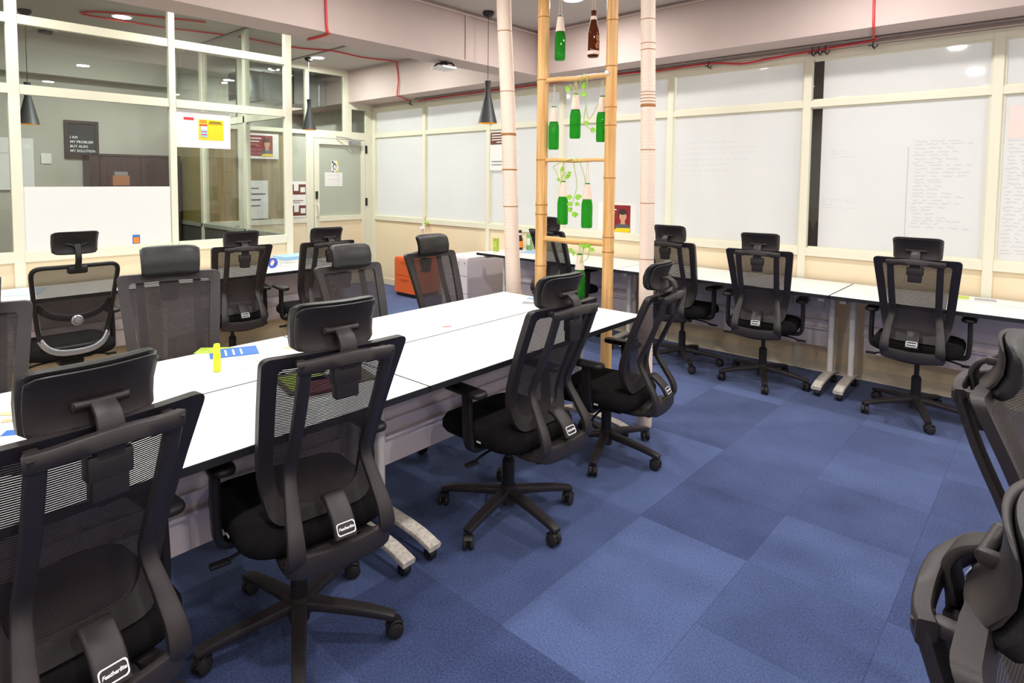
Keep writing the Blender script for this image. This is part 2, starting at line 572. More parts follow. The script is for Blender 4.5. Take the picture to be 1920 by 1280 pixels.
for k in range(len(MX)-1):
    a, bb = MX[k], MX[k+1]
    wn = empty('window_%d' % (k+1), (a, WY, 0))
    tag(wn, kind='structure')
    L = bb-a
    mw = 0.03
    y0, y1 = -0.005, 0.055
    lft = 0.0 if k == 0 else -mw
    obj('mullion', bx(lft, mw+(0.035 if k == 0 else 0), y0-0.004, y1, 0, ZH1, bev=0.002), 'frame', wn)
    obj('top_rail', bx(mw, L-mw, y0, y1, ZH0, ZH1), 'frame', wn)
    obj('transom', bx(mw, L-mw, y0, y1, ZT0, ZT1), 'frame', wn)
    obj('sill_rail', bx(mw, L-mw, y0-0.008, y1, ZS0, ZS1, bev=0.002), 'frame', wn)
    obj('lower_panel', bx(mw, L-mw, 0.012, y1, 0.09, ZS0), 'cream', wn)
    obj('skirting', bx(mw, L-mw, 0.0, y1, 0, 0.09), 'base', wn)
    gap = mw
    if k == 5: gap = 0.115
    if k == 4: gap = mw+0.012
    obj('upper_pane', bx(gap, L-mw, 0.025, 0.035, ZT1, ZH0), 'whiteglass', wn)
    obj('lower_pane', bx(gap, L-mw, 0.025, 0.035, ZS1, ZT0), 'whiteglass', wn)
    # glazing beads
    b = new()
    for z0, z1 in ((ZS1, ZT0), (ZT1, ZH0)):
        box(b, L-mw-0.014, L-mw, 0.012, 0.03, z0, z1)
        box(b, mw+0.014, L-mw-0.014, 0.012, 0.03, z1-0.012, z1)
        box(b, mw+0.014, L-mw-0.014, 0.012, 0.03, z0, z0+0.012)
        if k not in (4, 5): box(b, mw, mw+0.014, 0.012, 0.03, z0, z1)
    obj('glazing_bead', b, 'frame', wn)
    if k in (4, 5):
        obj('gap_glass', bx(mw, gap, 0.028, 0.032, ZS1, ZH0), 'glass', wn)
    if k == 4:
        b = new(); hand(b, 0.14, 0.86, 1.68, 2.0, 6, 0.0235, 0.9, 3)
        o = obj('faint_handwriting', b, 'ink2', wn); o['kind'] = 'stuff'
    if k == 5:
        b = new()
        hand(b, 0.75, 1.12, 1.25, 1.93, 26, 0.0235, 0.8, 5)
        o = obj('handwriting', b, 'ink', wn); o['kind'] = 'stuff'
        b = new()
        hand(b, 0.17, 0.38, 1.80, 1.87, 3, 0.0235, 0.8, 6); hand(b, 0.125, 0.40, 1.38, 1.47, 4, 0.0235, 0.8, 7)
        hand(b, 0.78, 1.1, 1.0, 1.2, 5, 0.0235, 0.6, 8)
        box(b, 0.722, 0.728, 0.0235, 0.0245, 0.98+0.07, 1.88)
        o = obj('faint_handwriting', b, 'ink2', wn); o['kind'] = 'stuff'
    if k == 6:
        b = new(); hand(b, 0.06, 0.6, 1.09, 1.92, 30, 0.0235, 0.8, 9)
        o = obj('handwriting', b, 'ink', wn); o['kind'] = 'stuff'
        b = new()
        obj('pink_reflective_film', bx(0.07, 1.1, 0.0238, 0.0248, 1.92, 2.15), mat('pale_pink_film', 'F0DAD4', 0.2), wn)
# behind the gaps: shutter post and daylight
b = new(); box(b, -1.62, -1.49, WY+0.09, WY+0.15, 0.9, 2.69)
obj('shutter_post', b, mat('dark_brown_shutter', '2E211E', 0.6), wn)
# re-home the shutter parts to window_6
w6 = bpy.data.objects['window_6']
for nm in ('shutter_post',):
    o = bpy.data.objects[nm]; o.parent = w6; o.location = (-w6.location.x, -w6.location.y, 0)

# ---------------- cabin partition, plane x = PX
PY = [-3.24, -2.35, -1.28, -0.2, 0.868, 1.957, 3.03]
pb = None
for k in range(len(PY)-1):
    a, bb = PY[k], PY[k+1]
    L = bb-a
    wn = empty('window_%d' % (k+20), (PX, a, 0)); tag(wn, kind='structure')
    mw = 0.035 if k in (4,) else 0.026
    mw = 0.034 if PY[k] == 0.868 else 0.026
    x0, x1 = -0.05, 0.0
    obj('mullion', bx(x0, x1+0.004, -mw, mw, 0, ZC, bev=0.002), 'frame', wn)
    if k == len(PY)-2:
        obj('corner_post', bx(x0, x1+0.004, L-0.033, L+0.037, 0, ZC, bev=0.002), 'frame', wn)
    e = 0.03
    obj('transom', bx(x0, x1, e, L-e, 2.202, 2.272), 'frame', wn)
    obj('upper_transom', bx(x0, x1, e, L-e, 2.709, 2.775), 'frame', wn)
    obj('sill_rail', bx(x0, x1+0.008, e, L-e, 0.965, ZS1, bev=0.002), 'frame', wn)
    obj('lower_panel', bx(x0, x1-0.014, e, L-e, 0.09, 0.965), 'cream', wn)
    obj('skirting', bx(x0, x1-0.004, e, L-e, 0, 0.09), 'base', wn)
    for nm, z0, z1 in (('lower_pane', ZS1, 2.202), ('middle_pane', 2.272, 2.709), ('upper_pane', 2.775, ZC)):
        obj(nm, bx(-0.03, -0.025, e, L-e, z0, z1), 'glass', wn)
    if k == 4:
        wb = wn
        obj('white_board_sheet', bx(-0.02, -0.008, e, L-e, ZS1, 1.524), 'board', wn)
        st = obj('sticker', bx(-0.008, -0.0065, 0.755, 0.81, 1.05, 1.124), 'bluep', wn)
        obj('sticker_print', bx(-0.0065, -0.006, 0.762, 0.803, 1.055, 1.105), 'orangep', wn)
# return partition, plane y = 3.03 going back to x = -8.5
RX = [PX-0.05, -6.45, -7.62, -8.5]
for k in range(3):
    a, bb = RX[k], RX[k+1]
    L = bb-a   # negative
    wn = empty('window_%d' % (k+30), (a, 3.03, 0)); tag(wn, kind='structure')
    obj('mullion', bx(L-0.035, L+0.035, -0.02, 0.03, 0, ZC), 'frame', wn)
    obj('sill_rail', bx(L+0.035, 0, -0.02, 0.03, 1.0, 1.044), mat('grey_rail', '9B9F92', 0.5), wn)
    obj('transom', bx(L+0.035, 0, -0.02, 0.03, 2.202, 2.272), 'frame', wn)
    obj('lower_panel', bx(L+0.035, 0, -0.01, 0.01, 0.0, 1.0), 'darkgrey', wn)
    obj('upper_pane', bx(L+0.035, 0, -0.003, 0.003, 2.272, ZC), 'glass', wn)
    obj('lower_pane', bx(L+0.035, 0, -0.003, 0.003, 1.044, 2.202), 'olive' if k == 2 else 'glass', wn)

# ---------------- door wall, plane x = DX, y 3.07..5.65
def yb(nm, y0, y1, z0, z1, m='frame', d0=-0.05, d1=0.0, par=None, bev=0.0):
    return obj(nm, bx(DX+d0, DX+d1, y0, y1, z0, z1, bev=bev), m, par)
wl = empty('window_40', (0, 0, 0)); tag(wl, kind='structure')
for y0, y1, zt in ((3.07, 3.15, ZC), (3.53, 3.6, ZC), (4.215, 4.262, ZC), (4.505, 4.565, ZC)):
    yb('mullion', y0, y1, 0, zt, par=wl)
for y0, y1, kk in ((3.15, 3.53, 0), (3.6, 4.215, 1), (4.262, 4.505, 2)):
    yb('sill_rail', y0, y1, 0.975, 1.044, par=wl)
    yb('transom', y0, y1, ZT0, ZT1, par=wl)
    yb('top_rail', y0, y1, 3.13, ZC, par=wl)
    yb('lower_panel', y0, y1, 0.0, 0.975, 'cream', -0.04, -0.014, par=wl)
    yb('lower_pane', y0, y1, 1.044, ZT0, 'frost' if kk == 2 else 'tan', -0.03, -0.025, par=wl)
    yb('upper_pane', y0, y1, ZT1, 3.13, 'glass', -0.03, -0.025, par=wl)
wl2 = empty('window_41', (0, 0, 0)); tag(wl2, kind='structure')
yb('transom', 4.565, 5.211, 2.232, 2.30, par=wl2)
yb('transom', 5.211, 5.60, 2.232, 2.30, par=wl2)
yb('top_rail', 4.565, 5.135, 3.11, ZC, par=wl2)
yb('mullion', 5.135, 5.211, 2.30, ZC, par=wl2)
yb('mullion', 5.211, 5.27, 2.30, 2.734, par=wl2)
yb('mullion', 5.53, 5.60, 2.30, 2.734, par=wl2)
yb('top_rail', 5.27, 5.53, 2.64, 2.734, par=wl2)
yb('upper_pane', 4.565, 5.135, 2.30, 3.11, 'glass', -0.03, -0.025, par=wl2)
yb('small_pane', 5.27, 5.53, 2.30, 2.64, 'glass', -0.03, -0.025, par=wl2)
# door posts
tr = empty('trim_3', (0, 0, 0)); tag(tr, kind='structure')
yb('door_post', 4.565, 4.625, 0, 2.232, par=tr, bev=0.003)
yb('door_post', 5.505, 5.60, 0, 2.232, par=tr, bev=0.003)
yb('corner_post', 5.60, 5.655, 0, 2.734, par=tr)
yb('door_head', 4.625, 5.505, 2.19, 2.232, par=tr)
yb('hinge_plate', 5.512, 5.545, 1.19, 1.31, 'black', 0.0, 0.012, par=tr)
yb('hinge_plate', 5.512, 5.545, 1.99, 2.11, 'black', 0.0, 0.012, par=tr)
dr = empty('door_1', (0, 0, 0)); tag(dr, kind='structure')
dr['label'] = 'cream framed door with a frosted grey glass pane'
yb('stile', 4.63, 4.71, 0.01, 2.18, par=dr, d0=-0.045, d1=0.008)
yb('stile', 5.44, 5.50, 0.01, 2.18, par=dr, d0=-0.045, d1=0.008)
yb('top_rail', 4.71, 5.44, 2.10, 2.18, par=dr, d0=-0.045, d1=0.008)
yb('middle_rail', 4.71, 5.44, 0.985, 1.055, par=dr, d0=-0.045, d1=0.008)
yb('bottom_rail', 4.71, 5.44, 0.01, 0.10, par=dr, d0=-0.045, d1=0.008)
yb('kick_panel', 4.71, 5.44, 0.10, 0.985, 'cream', -0.035, -0.012, par=dr)
yb('door_pane', 4.71, 5.44, 1.055, 2.10, 'frost', -0.03, -0.02, par=dr)
b = new(); box(b, DX+0.008, DX+0.03, 4.645, 4.675, 1.31, 1.42)
obj('lock_plate', b, 'black', dr)
b = new(); tube(b, catmull([(DX+0.01, 4.67, 1.06), (DX+0.05, 4.67, 1.08), (DX+0.05, 4.67, 1.21), (DX+0.01, 4.67, 1.23)]), 0.012)
obj('handle', b, 'frame', dr, smooth=True)
b = new(); box(b, DX+0.008, DX+0.05, 5.20, 5.40, 2.12, 2.17)
tube(b, [(DX+0.04, 5.3, 2.18), (DX+0.09, 5.12, 2.2), (DX+0.03, 4.98, 2.215)], 0.008)
obj('door_closer', b, 'silver', dr)

# ---------------- rooms behind the glass
struct('wall_left', bx(-10.0, -9.9, -3.3, 5.8, 0, ZC), 'grey_wall')
struct('wall_cabin', bx(-8.6, -8.5, -3.3, 3.0, 0, ZC), 'grey_wall')
struct('wall_passage', bx(-9.9, DX-0.1, WY+0.02, WY+0.14, 0, ZC), 'grey_wall')
struct('trim_4', bx(-8.5, -8.32, -3.3, 3.0, 2.75, ZC), 'grey_wall')['label'] = 'low ceiling beam at the back of the glass cabin'

# ================================================================== CHAIR
def yprof(z):
    K = [(0.52, -0.215), (0.57, -0.20), (0.66, -0.172), (0.74, -0.185), (0.84, -0.22), (0.96, -0.268), (1.11, -0.335), (1.2, -0.37)]
    for (a, ya), (b, yb_) in zip(K, K[1:]):
        if z <= b:
            t = max(0, (z-a)/(b-a)); return ya+(yb_-ya)*t
    return K[-1][1]
def ysm(z):
    return (yprof(z-0.03)+yprof(z)+yprof(z+0.03)+yprof(z-0.015)+yprof(z+0.015))/5
def rounded_poly(corners, radii, seg=5, per=5):
    n = len(corners); out = []
    P = [Vector(c) for c in corners]
    arcs = []
    for i in range(n):
        p = P[i]; a = (P[i-1]-p); b = (P[(i+1) % n]-p)
        r = radii[i]
        p1 = p+a.normalized()*r; p2 = p+b.normalized()*r
        arc = []
        for k in range(seg+1):
            t = k/seg
            arc.append(p1*(1-t)**2+p*2*t*(1-t)+p2*t*t)
        arcs.append(arc)
    for i in range(n):
        out += arcs[i]
        e0 = arcs[i][-1]; e1 = arcs[(i+1) % n][0]
        for k in range(1, per):
            out.append(e0+(e1-e0)*k/per)
    return out
def back_ring(outer, inner, thick, yf, bow=0.35):
    bm = new()
    fo, fi, ro, ri = [], [], [], []
    def Y(x, z): return yf(z)+bow*x*x
    for (ox, oz), (ix, iz) in zip(outer, inner):
        fo.append(bm.verts.new((ox, Y(ox, oz)+thick/2, oz)))
        ro.append(bm.verts.new((ox, Y(ox, oz)-thick/2, oz)))
        fi.append(bm.verts.new((ix, Y(ix, iz)+thick/2*0.6, iz)))
        ri.append(bm.verts.new((ix, Y(ix, iz)-thick/2*0.6, iz)))
    n = len(fo)
    for i in range(n):
        j = (i+1) % n
        bm.faces.new((fo[i], fo[j], fi[j], fi[i])); bm.faces.new((ro[i], ri[i], ri[j], ro[j]))
        bm.faces.new((fo[i], ro[i], ro[j], fo[j])); bm.faces.new((fi[i], fi[j], ri[j], ri[i]))
    return bm
def head_section(bm, hw, z0, z1, ybk, yfr, n=17, curve=1.7, lean=0.20, side=0.0):
    """curved headrest: sections across x"""
    rings = []
    zc = (z0+z1)/2
    for i in range(n):
        s = -1+2*i/(n-1)
        x = hw*s
        e = (1-abs(s)**6)**0.5 if abs(s) < 1 else 0
        sc = 0.80+0.20*e
        th = 0.45+0.55*e
        yo = curve*x*x
        ring = []
        for a, b in circ(1, 20):
            ca = math.copysign(abs(a)**0.35, a); cb = math.copysign(abs(b)**0.45, b)
            z = zc+(z1-z0)/2*cb*sc
            dz = z-zc
            ymid = (ybk+yfr)/2; yh = (yfr-ybk)/2
            y = ymid+yh*ca*th+yo - 5.0*dz*dz - lean*dz
            ring.append((x*(1.0+0.35*dz), y, z))
        rings.append(ring)
    loft(bm, rings)
    return bm

def make_chair():
    root = empty('office_chair')
    up_, head_ = [], []
    # ---- back frame
    outer = rounded_poly([(-0.236, 1.118), (-0.198, 0.72), (-0.168, 0.555), (0.168, 0.555), (0.198, 0.72), (0.236, 1.118)], [0.03, 0.06, 0.06, 0.06, 0.06, 0.03])
    inner = rounded_poly([(-0.185, 1.078), (-0.152, 0.73), (-0.128, 0.605), (0.128, 0.605), (0.152, 0.73), (0.185, 1.078)], [0.02, 0.05, 0.06, 0.06, 0.05, 0.02])
    up_.append(obj('back_frame', back_ring(outer, inner, 0.03, ysm), 'plastic2', root, smooth=True, autosmooth=40))
    # ---- mesh
    bm = new()
    N, K = 16, 8
    def wi(z): return 0.135+0.052*max(0, min(1, (z-0.62)/0.45)) if z > 0.62 else 0.135
    grid = []
    for i in range(N+1):
        z = 0.597+(1.082-0.597)*i/N
        grid.append([bm.verts.new((wi(z)*s, ysm(z)+0.35*(wi(z)*s)**2-0.012*(1-s*s), z)) for s in [-1+2*k/K for k in range(K+1)]])
    for i in range(N):
        for k in range(K):
            bm.faces.new((grid[i][k], grid[i][k+1], grid[i+1][k+1], grid[i+1][k]))
    up_.append(obj('back_mesh', bm, 'mesh', root, smooth=True))
    # ---- rear support frame
    bm = new()
    for s in (-1, 1):
        path = catmull([(s*0.132, -0.384, 1.103), (s*0.128, -0.335, 0.96), (s*0.124, -0.275, 0.82), (s*0.126, -0.245, 0.735), (s*0.138, -0.29, 0.65), (s*0.147, -0.338, 0.57), (s*0.147, -0.340, 0.505), (s*0.135, -0.26, 0.458), (s*0.11, -0.1, 0.447)], 4)
        n = len(path)
        sc = [(1.0+0.4*min(1, max(0, (i/n-0.40)*4)), 1.0) for i in range(n)]
        sweep(bm, path, rrect(0.0185, 0.0105, 0.003, 1), ref=(1, 0, 0), scales=sc)
    # crossbar (bowed)
    cb = catmull([(-0.15, -0.374, 1.090), (-0.11, -0.388, 1.094), (0, -0.400, 1.103), (0.11, -0.390, 1.094), (0.15, -0.374, 1.090)], 4)
    sweep(bm, cb, rrect(0.0185, 0.012, 0.003, 1), ref=(0, 0, 1))
    for s in (-1, 1):
        box(bm, s*0.13-0.012, s*0.13+0.012, -0.372, -0.325, 1.085, 1.106, bev=0.003)
    # lower yoke band
    yk = catmull([(-0.158, -0.322, 0.505), (-0.13, -0.340, 0.492), (0, -0.348, 0.486), (0.13, -0.340, 0.492), (0.158, -0.322, 0.505)], 4)
    sweep(bm, yk, rrect(0.034, 0.012, 0.005, 2), ref=(0, 0, 1))
    yk = catmull([(-0.158, -0.29, 0.468), (0, -0.315, 0.452), (0.158, -0.29, 0.468)], 5)
    sweep(bm, yk, rrect(0.012, 0.034, 0.01, 2), ref=(0, 0, 1))
    box(bm, -0.10, 0.10, -0.29, -0.06, 0.437, 0.462, bev=0.006)
    up_.append(obj('rear_frame', bm, 'plastic2', root, smooth=True, autosmooth=45))
    # tag plate
    bm = new()
    pth = catmull([(0.0, -0.262, 0.634), (0, -0.285, 0.634), (0, -0.335, 0.592), (0, -0.362, 0.545)], 4)
    sweep(bm, pth, rrect(0.036, 0.011, 0.008, 2), ref=(1, 0, 0))
    tp = obj('logo_bracket', bm, 'plastic2', root, smooth=True, autosmooth=45); up_.append(tp)
    # badge: local frame on the bracket lower face
    nrm = Vector((0, -0.045, 0.027)).cross(Vector((1, 0, 0))).normalized()
    upv = Vector((0, 0.027, 0.045)).normalized()
    nrm = Vector((0, -0.045, 0.027)).normalized()
    c = Vector((0, -0.351, 0.566)) + nrm*0.0125
    def ringpts(hw, hh, off):
        out = []
        for a, b_ in rrect(hw, hh, 0.007, 3):
            bb_ = b_*(1.0+0.16*math.cos(a/hw*1.3))
            out.append(c+Vector((1, 0, 0))*a+upv*bb_+nrm*off)
        return out
    bm = new()
    A = [bm.verts.new(p) for p in ringpts(0.030, 0.0165, 0.001)]
    B = [bm.verts.new(p) for p in ringpts(0.027, 0.0135, 0.001)]
    for i in range(len(A)):
        j = (i+1) % len(A)
        bm.faces.new((A[i], A[j], B[j], B[i]))
    obj('badge_outline', bm, 'white', tp)
    text_on('badge_lettering', 'Featherlite', 0.0115, 'white', tp, c-Vector((0.0245, 0, 0))-upv*0.0035+nrm*0.001, (1, 0, 0), upv, shear=0.3, bold=0.0004)
    # ---- seat
    bm = new()
    rings = []
    base_o = rrect(0.25, 0.245, 0.10, 6)
    for ins, z in ((0.05, 0.462), (0.012, 0.468), (0.0, 0.485), (0.0, 0.515), (0.012, 0.538), (0.045, 0.553), (0.11, 0.558)):
        ring = []
        for a, b_ in base_o:
            a2 = a*(1-ins/0.25); b2 = b_*(1-ins/0.245)
            zz = z - 0.10*max(0, b2-0.10)**1.5*1.5 + 0.12*a2*a2
            ring.append((a2, b2+0.01, zz))
        rings.append(ring)
    loft(bm, rings)
    st = obj('seat', bm, 'fabric', root, smooth=True); up_.append(st)
    for s in (-1,):
        bm = bx(-0.2515, -0.250, -0.06, -0.035, 0.492, 0.5)
        obj('fabric_label', bm, 'white', st)
    # ---- mechanism + lever
    bm = new()
    box(bm, -0.12, 0.12, -0.12, 0.13, 0.435, 0.463, bev=0.008)
    box(bm, -0.07, 0.07, -0.12, 0.10, 0.395, 0.44, bev=0.014)
    cyl(bm, (0.06, -0.02, 0.415), (0.085, -0.02, 0.415), 0.022)
    up_.append(obj('tilt_mechanism', bm, 'plastic', root, smooth=True, autosmooth=40))
    for s in (-1, 1):
        bm = new()
        pth = catmull([(s*0.06, 0.02*s, 0.42), (s*0.17, 0.02*s, 0.415), (s*0.24, 0.02*s, 0.40)], 3)
        tube(bm, pth, 0.006)
        box(bm, min(s*0.235, s*0.30), max(s*0.235, s*0.30), 0.02*s-0.014, 0.02*s+0.014, 0.388, 0.402, bev=0.005)
        up_.append(obj('lever', bm, 'plastic', root, smooth=True, autosmooth=40))
    # ---- arms
    for s in (-1, 1):
        bm = new()
        pth = catmull([(s*0.10, -0.01, 0.455), (s*0.2, -0.01, 0.45), (s*0.262, -0.01, 0.462), (s*0.274, -0.005, 0.53), (s*0.274, 0.0, 0.62), (s*0.272, 0.005, 0.706)], 4)
        sweep(bm, pth, rrect(0.026, 0.013, 0.008, 2), ref=(0, 1, 0))
        ap = obj('arm_post', bm, 'plastic', root, smooth=True, autosmooth=40); up_.append(ap)
        bm = new()
        o_ = rrect(0.041, 0.118, 0.034, 5)
        rings = []
        for ins, z in ((0.012, 0.703), (0.002, 0.708), (0, 0.718), (0.004, 0.728), (0.016, 0.732)):
            rings.append([(s*0.268+a*(1-ins/0.041), 0.02+b_*(1-ins/0.118), z+0.05*max(0, b_)*0.3) for a, b_ in o_])
        loft(bm, rings)
        up_.append(obj('armrest', bm, 'plastic', root, smooth=True, autosmooth=50))
    # ---- headrest
    bm = new()
    pth = catmull([(0, -0.375, 1.055), (0, -0.378, 1.10), (0, -0.385, 1.135), (0, -0.372, 1.165), (0, -0.345, 1.182)], 4)
    n = len(pth)
    sweep(bm, pth, rrect(0.030, 0.007, 0.005, 2), ref=(1, 0, 0), scales=[(1.0-0.2*i/n, 1) for i in range(n)])
    cyl(bm, (-0.052, -0.340, 1.185), (0.052, -0.340, 1.185), 0.0095, n=10)
    for s in (-1, 1): box(bm, s*0.048-0.008, s*0.048+0.008, -0.345, -0.318, 1.175, 1.195, bev=0.003)
    box(bm, -0.037, 0.037, -0.38, -0.345, 0.985, 1.085, bev=0.006)
    box(bm, -0.045, 0.045, -0.383, -0.345, 1.03, 1.085, bev=0.006)
    hm = obj('headrest_arm', bm, 'plastic2', root, smooth=True, autosmooth=40); head_.append(hm)
    bm = head_section(new(), 0.127, 1.124, 1.262, -0.330, -0.314)
    head_.append(obj('headrest_shell', bm, 'plastic2', root, smooth=True, autosmooth=60))
    bm = head_section(new(), 0.132, 1.119, 1.270, -0.317, -0.268)
    head_.append(obj('headrest_pad', bm, 'leather', root, smooth=True, autosmooth=60))
    return root, up_, head_

def make_base(root):
    bm = new()
    for k in range(5):
        a = k*2*PI/5
        d = Vector((math.cos(a), math.sin(a), 0))
        pth = catmull([d*0.02+Vector((0, 0, 0.118)), d*0.10+Vector((0, 0, 0.112)), d*0.22+Vector((0, 0, 0.098)), d*0.305+Vector((0, 0, 0.083)), d*0.335+Vector((0, 0, 0.076))], 3)
        n = len(pth)
        sweep(bm, pth, rrect(0.018, 0.027, 0.008, 2), ref=(0, 0, 1), scales=[(1-0.45*i/n, 1-0.35*i/n) for i in range(n)])
    cyl(bm, (0, 0, 0.06), (0, 0, 0.15), 0.036, n=18)
    b = obj('star_base', bm, 'plastic2', root, smooth=True, autosmooth=40)
    bm = new()
    lathe(bm, [(0, 0.14), (0.029, 0.14), (0.029, 0.27), (0.024, 0.275), (0.024, 0.28), (0.0, 0.28)], 16)
    col = obj('gas_column', bm, 'plastic', root, smooth=True, autosmooth=40)
    bm = new(); lathe(bm, [(0, 0.27), (0.015, 0.27), (0.015, 0.40), (0, 0.40)], 12)
    rod = obj('gas_rod', bm, 'black', root, smooth=True, autosmooth=40)
    # caster mesh local: pivot at arm tip on floor, wheels offset
    bm = new()
    for s in (-1, 1):
        t = bmesh.new()
        lathe(t, [(0, -0.009), (0.020, -0.009), (0.0265, -0.006), (0.029, 0), (0.0265, 0.006), (0.020, 0.009), (0, 0.009)], 20)
        merge(bm, t, Matrix.Translation((0.012, s*0.0155, 0.029)) @ Matrix.Rotation(PI/2, 4, 'X'))
    wheels_me = bm
    cas = []
    w0 = None
    for k in range(5):
        a = k*2*PI/5
        if w0 is None:
            w0 = obj('caster', wheels_me, 'rubber', root, smooth=True, autosmooth=40)
            t = new(); cyl(t, (0, 0, 0.045), (0, 0, 0.078), 0.009, n=10); box(t, -0.02, 0.03, -0.006, 0.006, 0.02, 0.055, bev=0.003)
            sweep(t, catmull([(-0.016, 0, 0.035), (-0.004, 0, 0.058), (0.018, 0, 0.064), (0.036, 0, 0.05)], 3), rrect(0.022, 0.003, 0.002, 1), ref=(0, 1, 0))
            f0 = obj('caster_fork', t, 'plastic', w0, smooth=True, autosmooth=40)
            o = w0
        else:
            o = w0.copy(); C.objects.link(o); o.parent = root
            f = f0.copy(); C.objects.link(f); f.parent = o
        o['k'] = k
        cas.append(o)
    return b, [col, rod], cas

def set_base(b, cas, rot, seed):
    b.rotation_euler = (0, 0, rot)
    rr = random.Random(seed)
    for k, o in enumerate(cas):
        a = rot+k*2*PI/5
        o.location = (0.325*math.cos(a), 0.325*math.sin(a), 0)
        o.rotation_euler = (0, 0, rr.uniform(0, 2*PI))
        if 'k' in o: del o['k']

def kids(o):
    return [c for c in bpy.data.objects if c.parent == o]

proto = None
def place_chair(x, y, face, dz, hz, rot, label, group, seed, tilt=0.0):
    """face in degrees = direction the sitter looks; chair local +Y is forward"""
    global proto
    if proto is None:
        root, U, Hh = make_chair()
        b, colp, cas = make_base(root)
        proto = (root, U, Hh, b, colp, cas, {o: kids(o) for o in U+Hh+cas+[b]+colp})
        R, U2, H2, b2, cas2, col2 = root, U, Hh, b, cas, colp
    else:
        root, U, Hh, b, colp, cas, sub = proto
        R = root.copy(); C.objects.link(R)
        def cp(o):
            c = o.copy(); C.objects.link(c); c.parent = R
            for g in sub[o]:
                d = g.copy(); C.objects.link(d); d.parent = c
            return c
        U2 = [cp(o) for o in U]; H2 = [cp(o) for o in Hh]; b2 = cp(b); col2 = [cp(o) for o in colp]; cas2 = [cp(o) for o in cas]
    fr = math.radians(face-90)
    R.location = (x, y, 0); R.rotation_euler = (0, 0, fr)
    for o in U2: o.location = (0, 0, dz)
    for o in H2:
        o.location = (0, 0, dz+hz)
        if tilt and o.name.split('.')[0] in ('headrest_pad', 'headrest_shell'):
            py, pz, t = -0.335, 1.185, -math.radians(tilt)
            o.rotation_euler = (t, 0, 0)
            o.location = (0, py-(py*math.cos(t)-pz*math.sin(t)), pz-(py*math.sin(t)+pz*math.cos(t))+dz+hz)
    col2[1].location = (0, 0, dz)
    set_base(b2, cas2, math.radians(rot)-fr, seed)
    tag(R, label, 'chair', group)
    return R

GC = 'black mesh back office chairs with headrests'
CH = [
 (-1.785, 0.315, 187, -0.035, -0.02, 100, 'black mesh chair at lower left, nearest the camera, white tag at its foot'),
 (-1.87, 1.045, 173, -0.02, -0.01, 42, 'black mesh chair, second from left in the front row, magazines seen through its mesh'),
 (-1.852, 2.135, 179, -0.05, -0.02, -9, 'black mesh chair third in the front row, whole base standing clear on blue carpet'),
 (-1.875, 3.035, 188, -0.12, 0.012, 2, 'black mesh chair seen side-on at the far right corner of the central table'),
 (-2.95, 1.05, -13, 0.0, -0.013, 20, 'black mesh chair facing us behind the central table, headrest near the yellow highlighter'),
 (-2.93, 2.16, -3, -0.06, -0.02, 20, 'black mesh chair facing us, middle of the three right-hand ones behind the central table'),
 (-3.03, 2.94, -2, -0.05, -0.02, 30, "black mesh chair facing us at the central table's far end, before the orange cabinet"),
 (-2.80, 0.24, -9, -0.03, -0.03, 20, 'black mesh chair facing us behind the central table, cut by the left photo edge'),
 (-4.97, 2.19, 172, -0.05, -0.034, 20, 'black mesh chair at the left wall desk, right of the silver banded chair'),
 (-4.65, 2.75, 174, -0.028, -0.035, 50, "black mesh chair at the left wall desk's far end, before the frosted door"),
 (-3.62, 5.06, 83, -0.005, -0.017, 40, 'black mesh chair at the window desk half hidden behind the bamboo ladder'),
 (-2.37, 5.06, 90, -0.02, -0.014, 20, 'black mesh chair at the window desk just right of the right wrapped pole'),
 (-1.67, 5.02, 99, -0.025, -0.024, -68, 'black mesh chair at the window desk left of the paired white desk feet'),
 (-0.66, 5.02, 92, 0.0, -0.015, -70, 'black mesh chair at the window desk right of the paired white desk feet'),
 (0.225, 2.09, -10, -0.05, -0.01, 20, 'black mesh chair seen edge-on at the right edge, behind the lowest one'),
 (0.290, 1.045, -7, -0.07, -0.015, 20, 'black mesh chair seen edge-on in the lower right corner, largest there'),
 (0.33, 2.98, -12, -0.06, 0.0, 20, 'black mesh chair, only a headrest sliver at the right edge by the window desk'),
]
for i, (x, y, fc, dz, hz, rot, lab) in enumerate(CH):
    place_chair(x, y, fc, dz, hz, rot, lab, GC, i+1, tilt=26 if i in (14, 15) else 0)

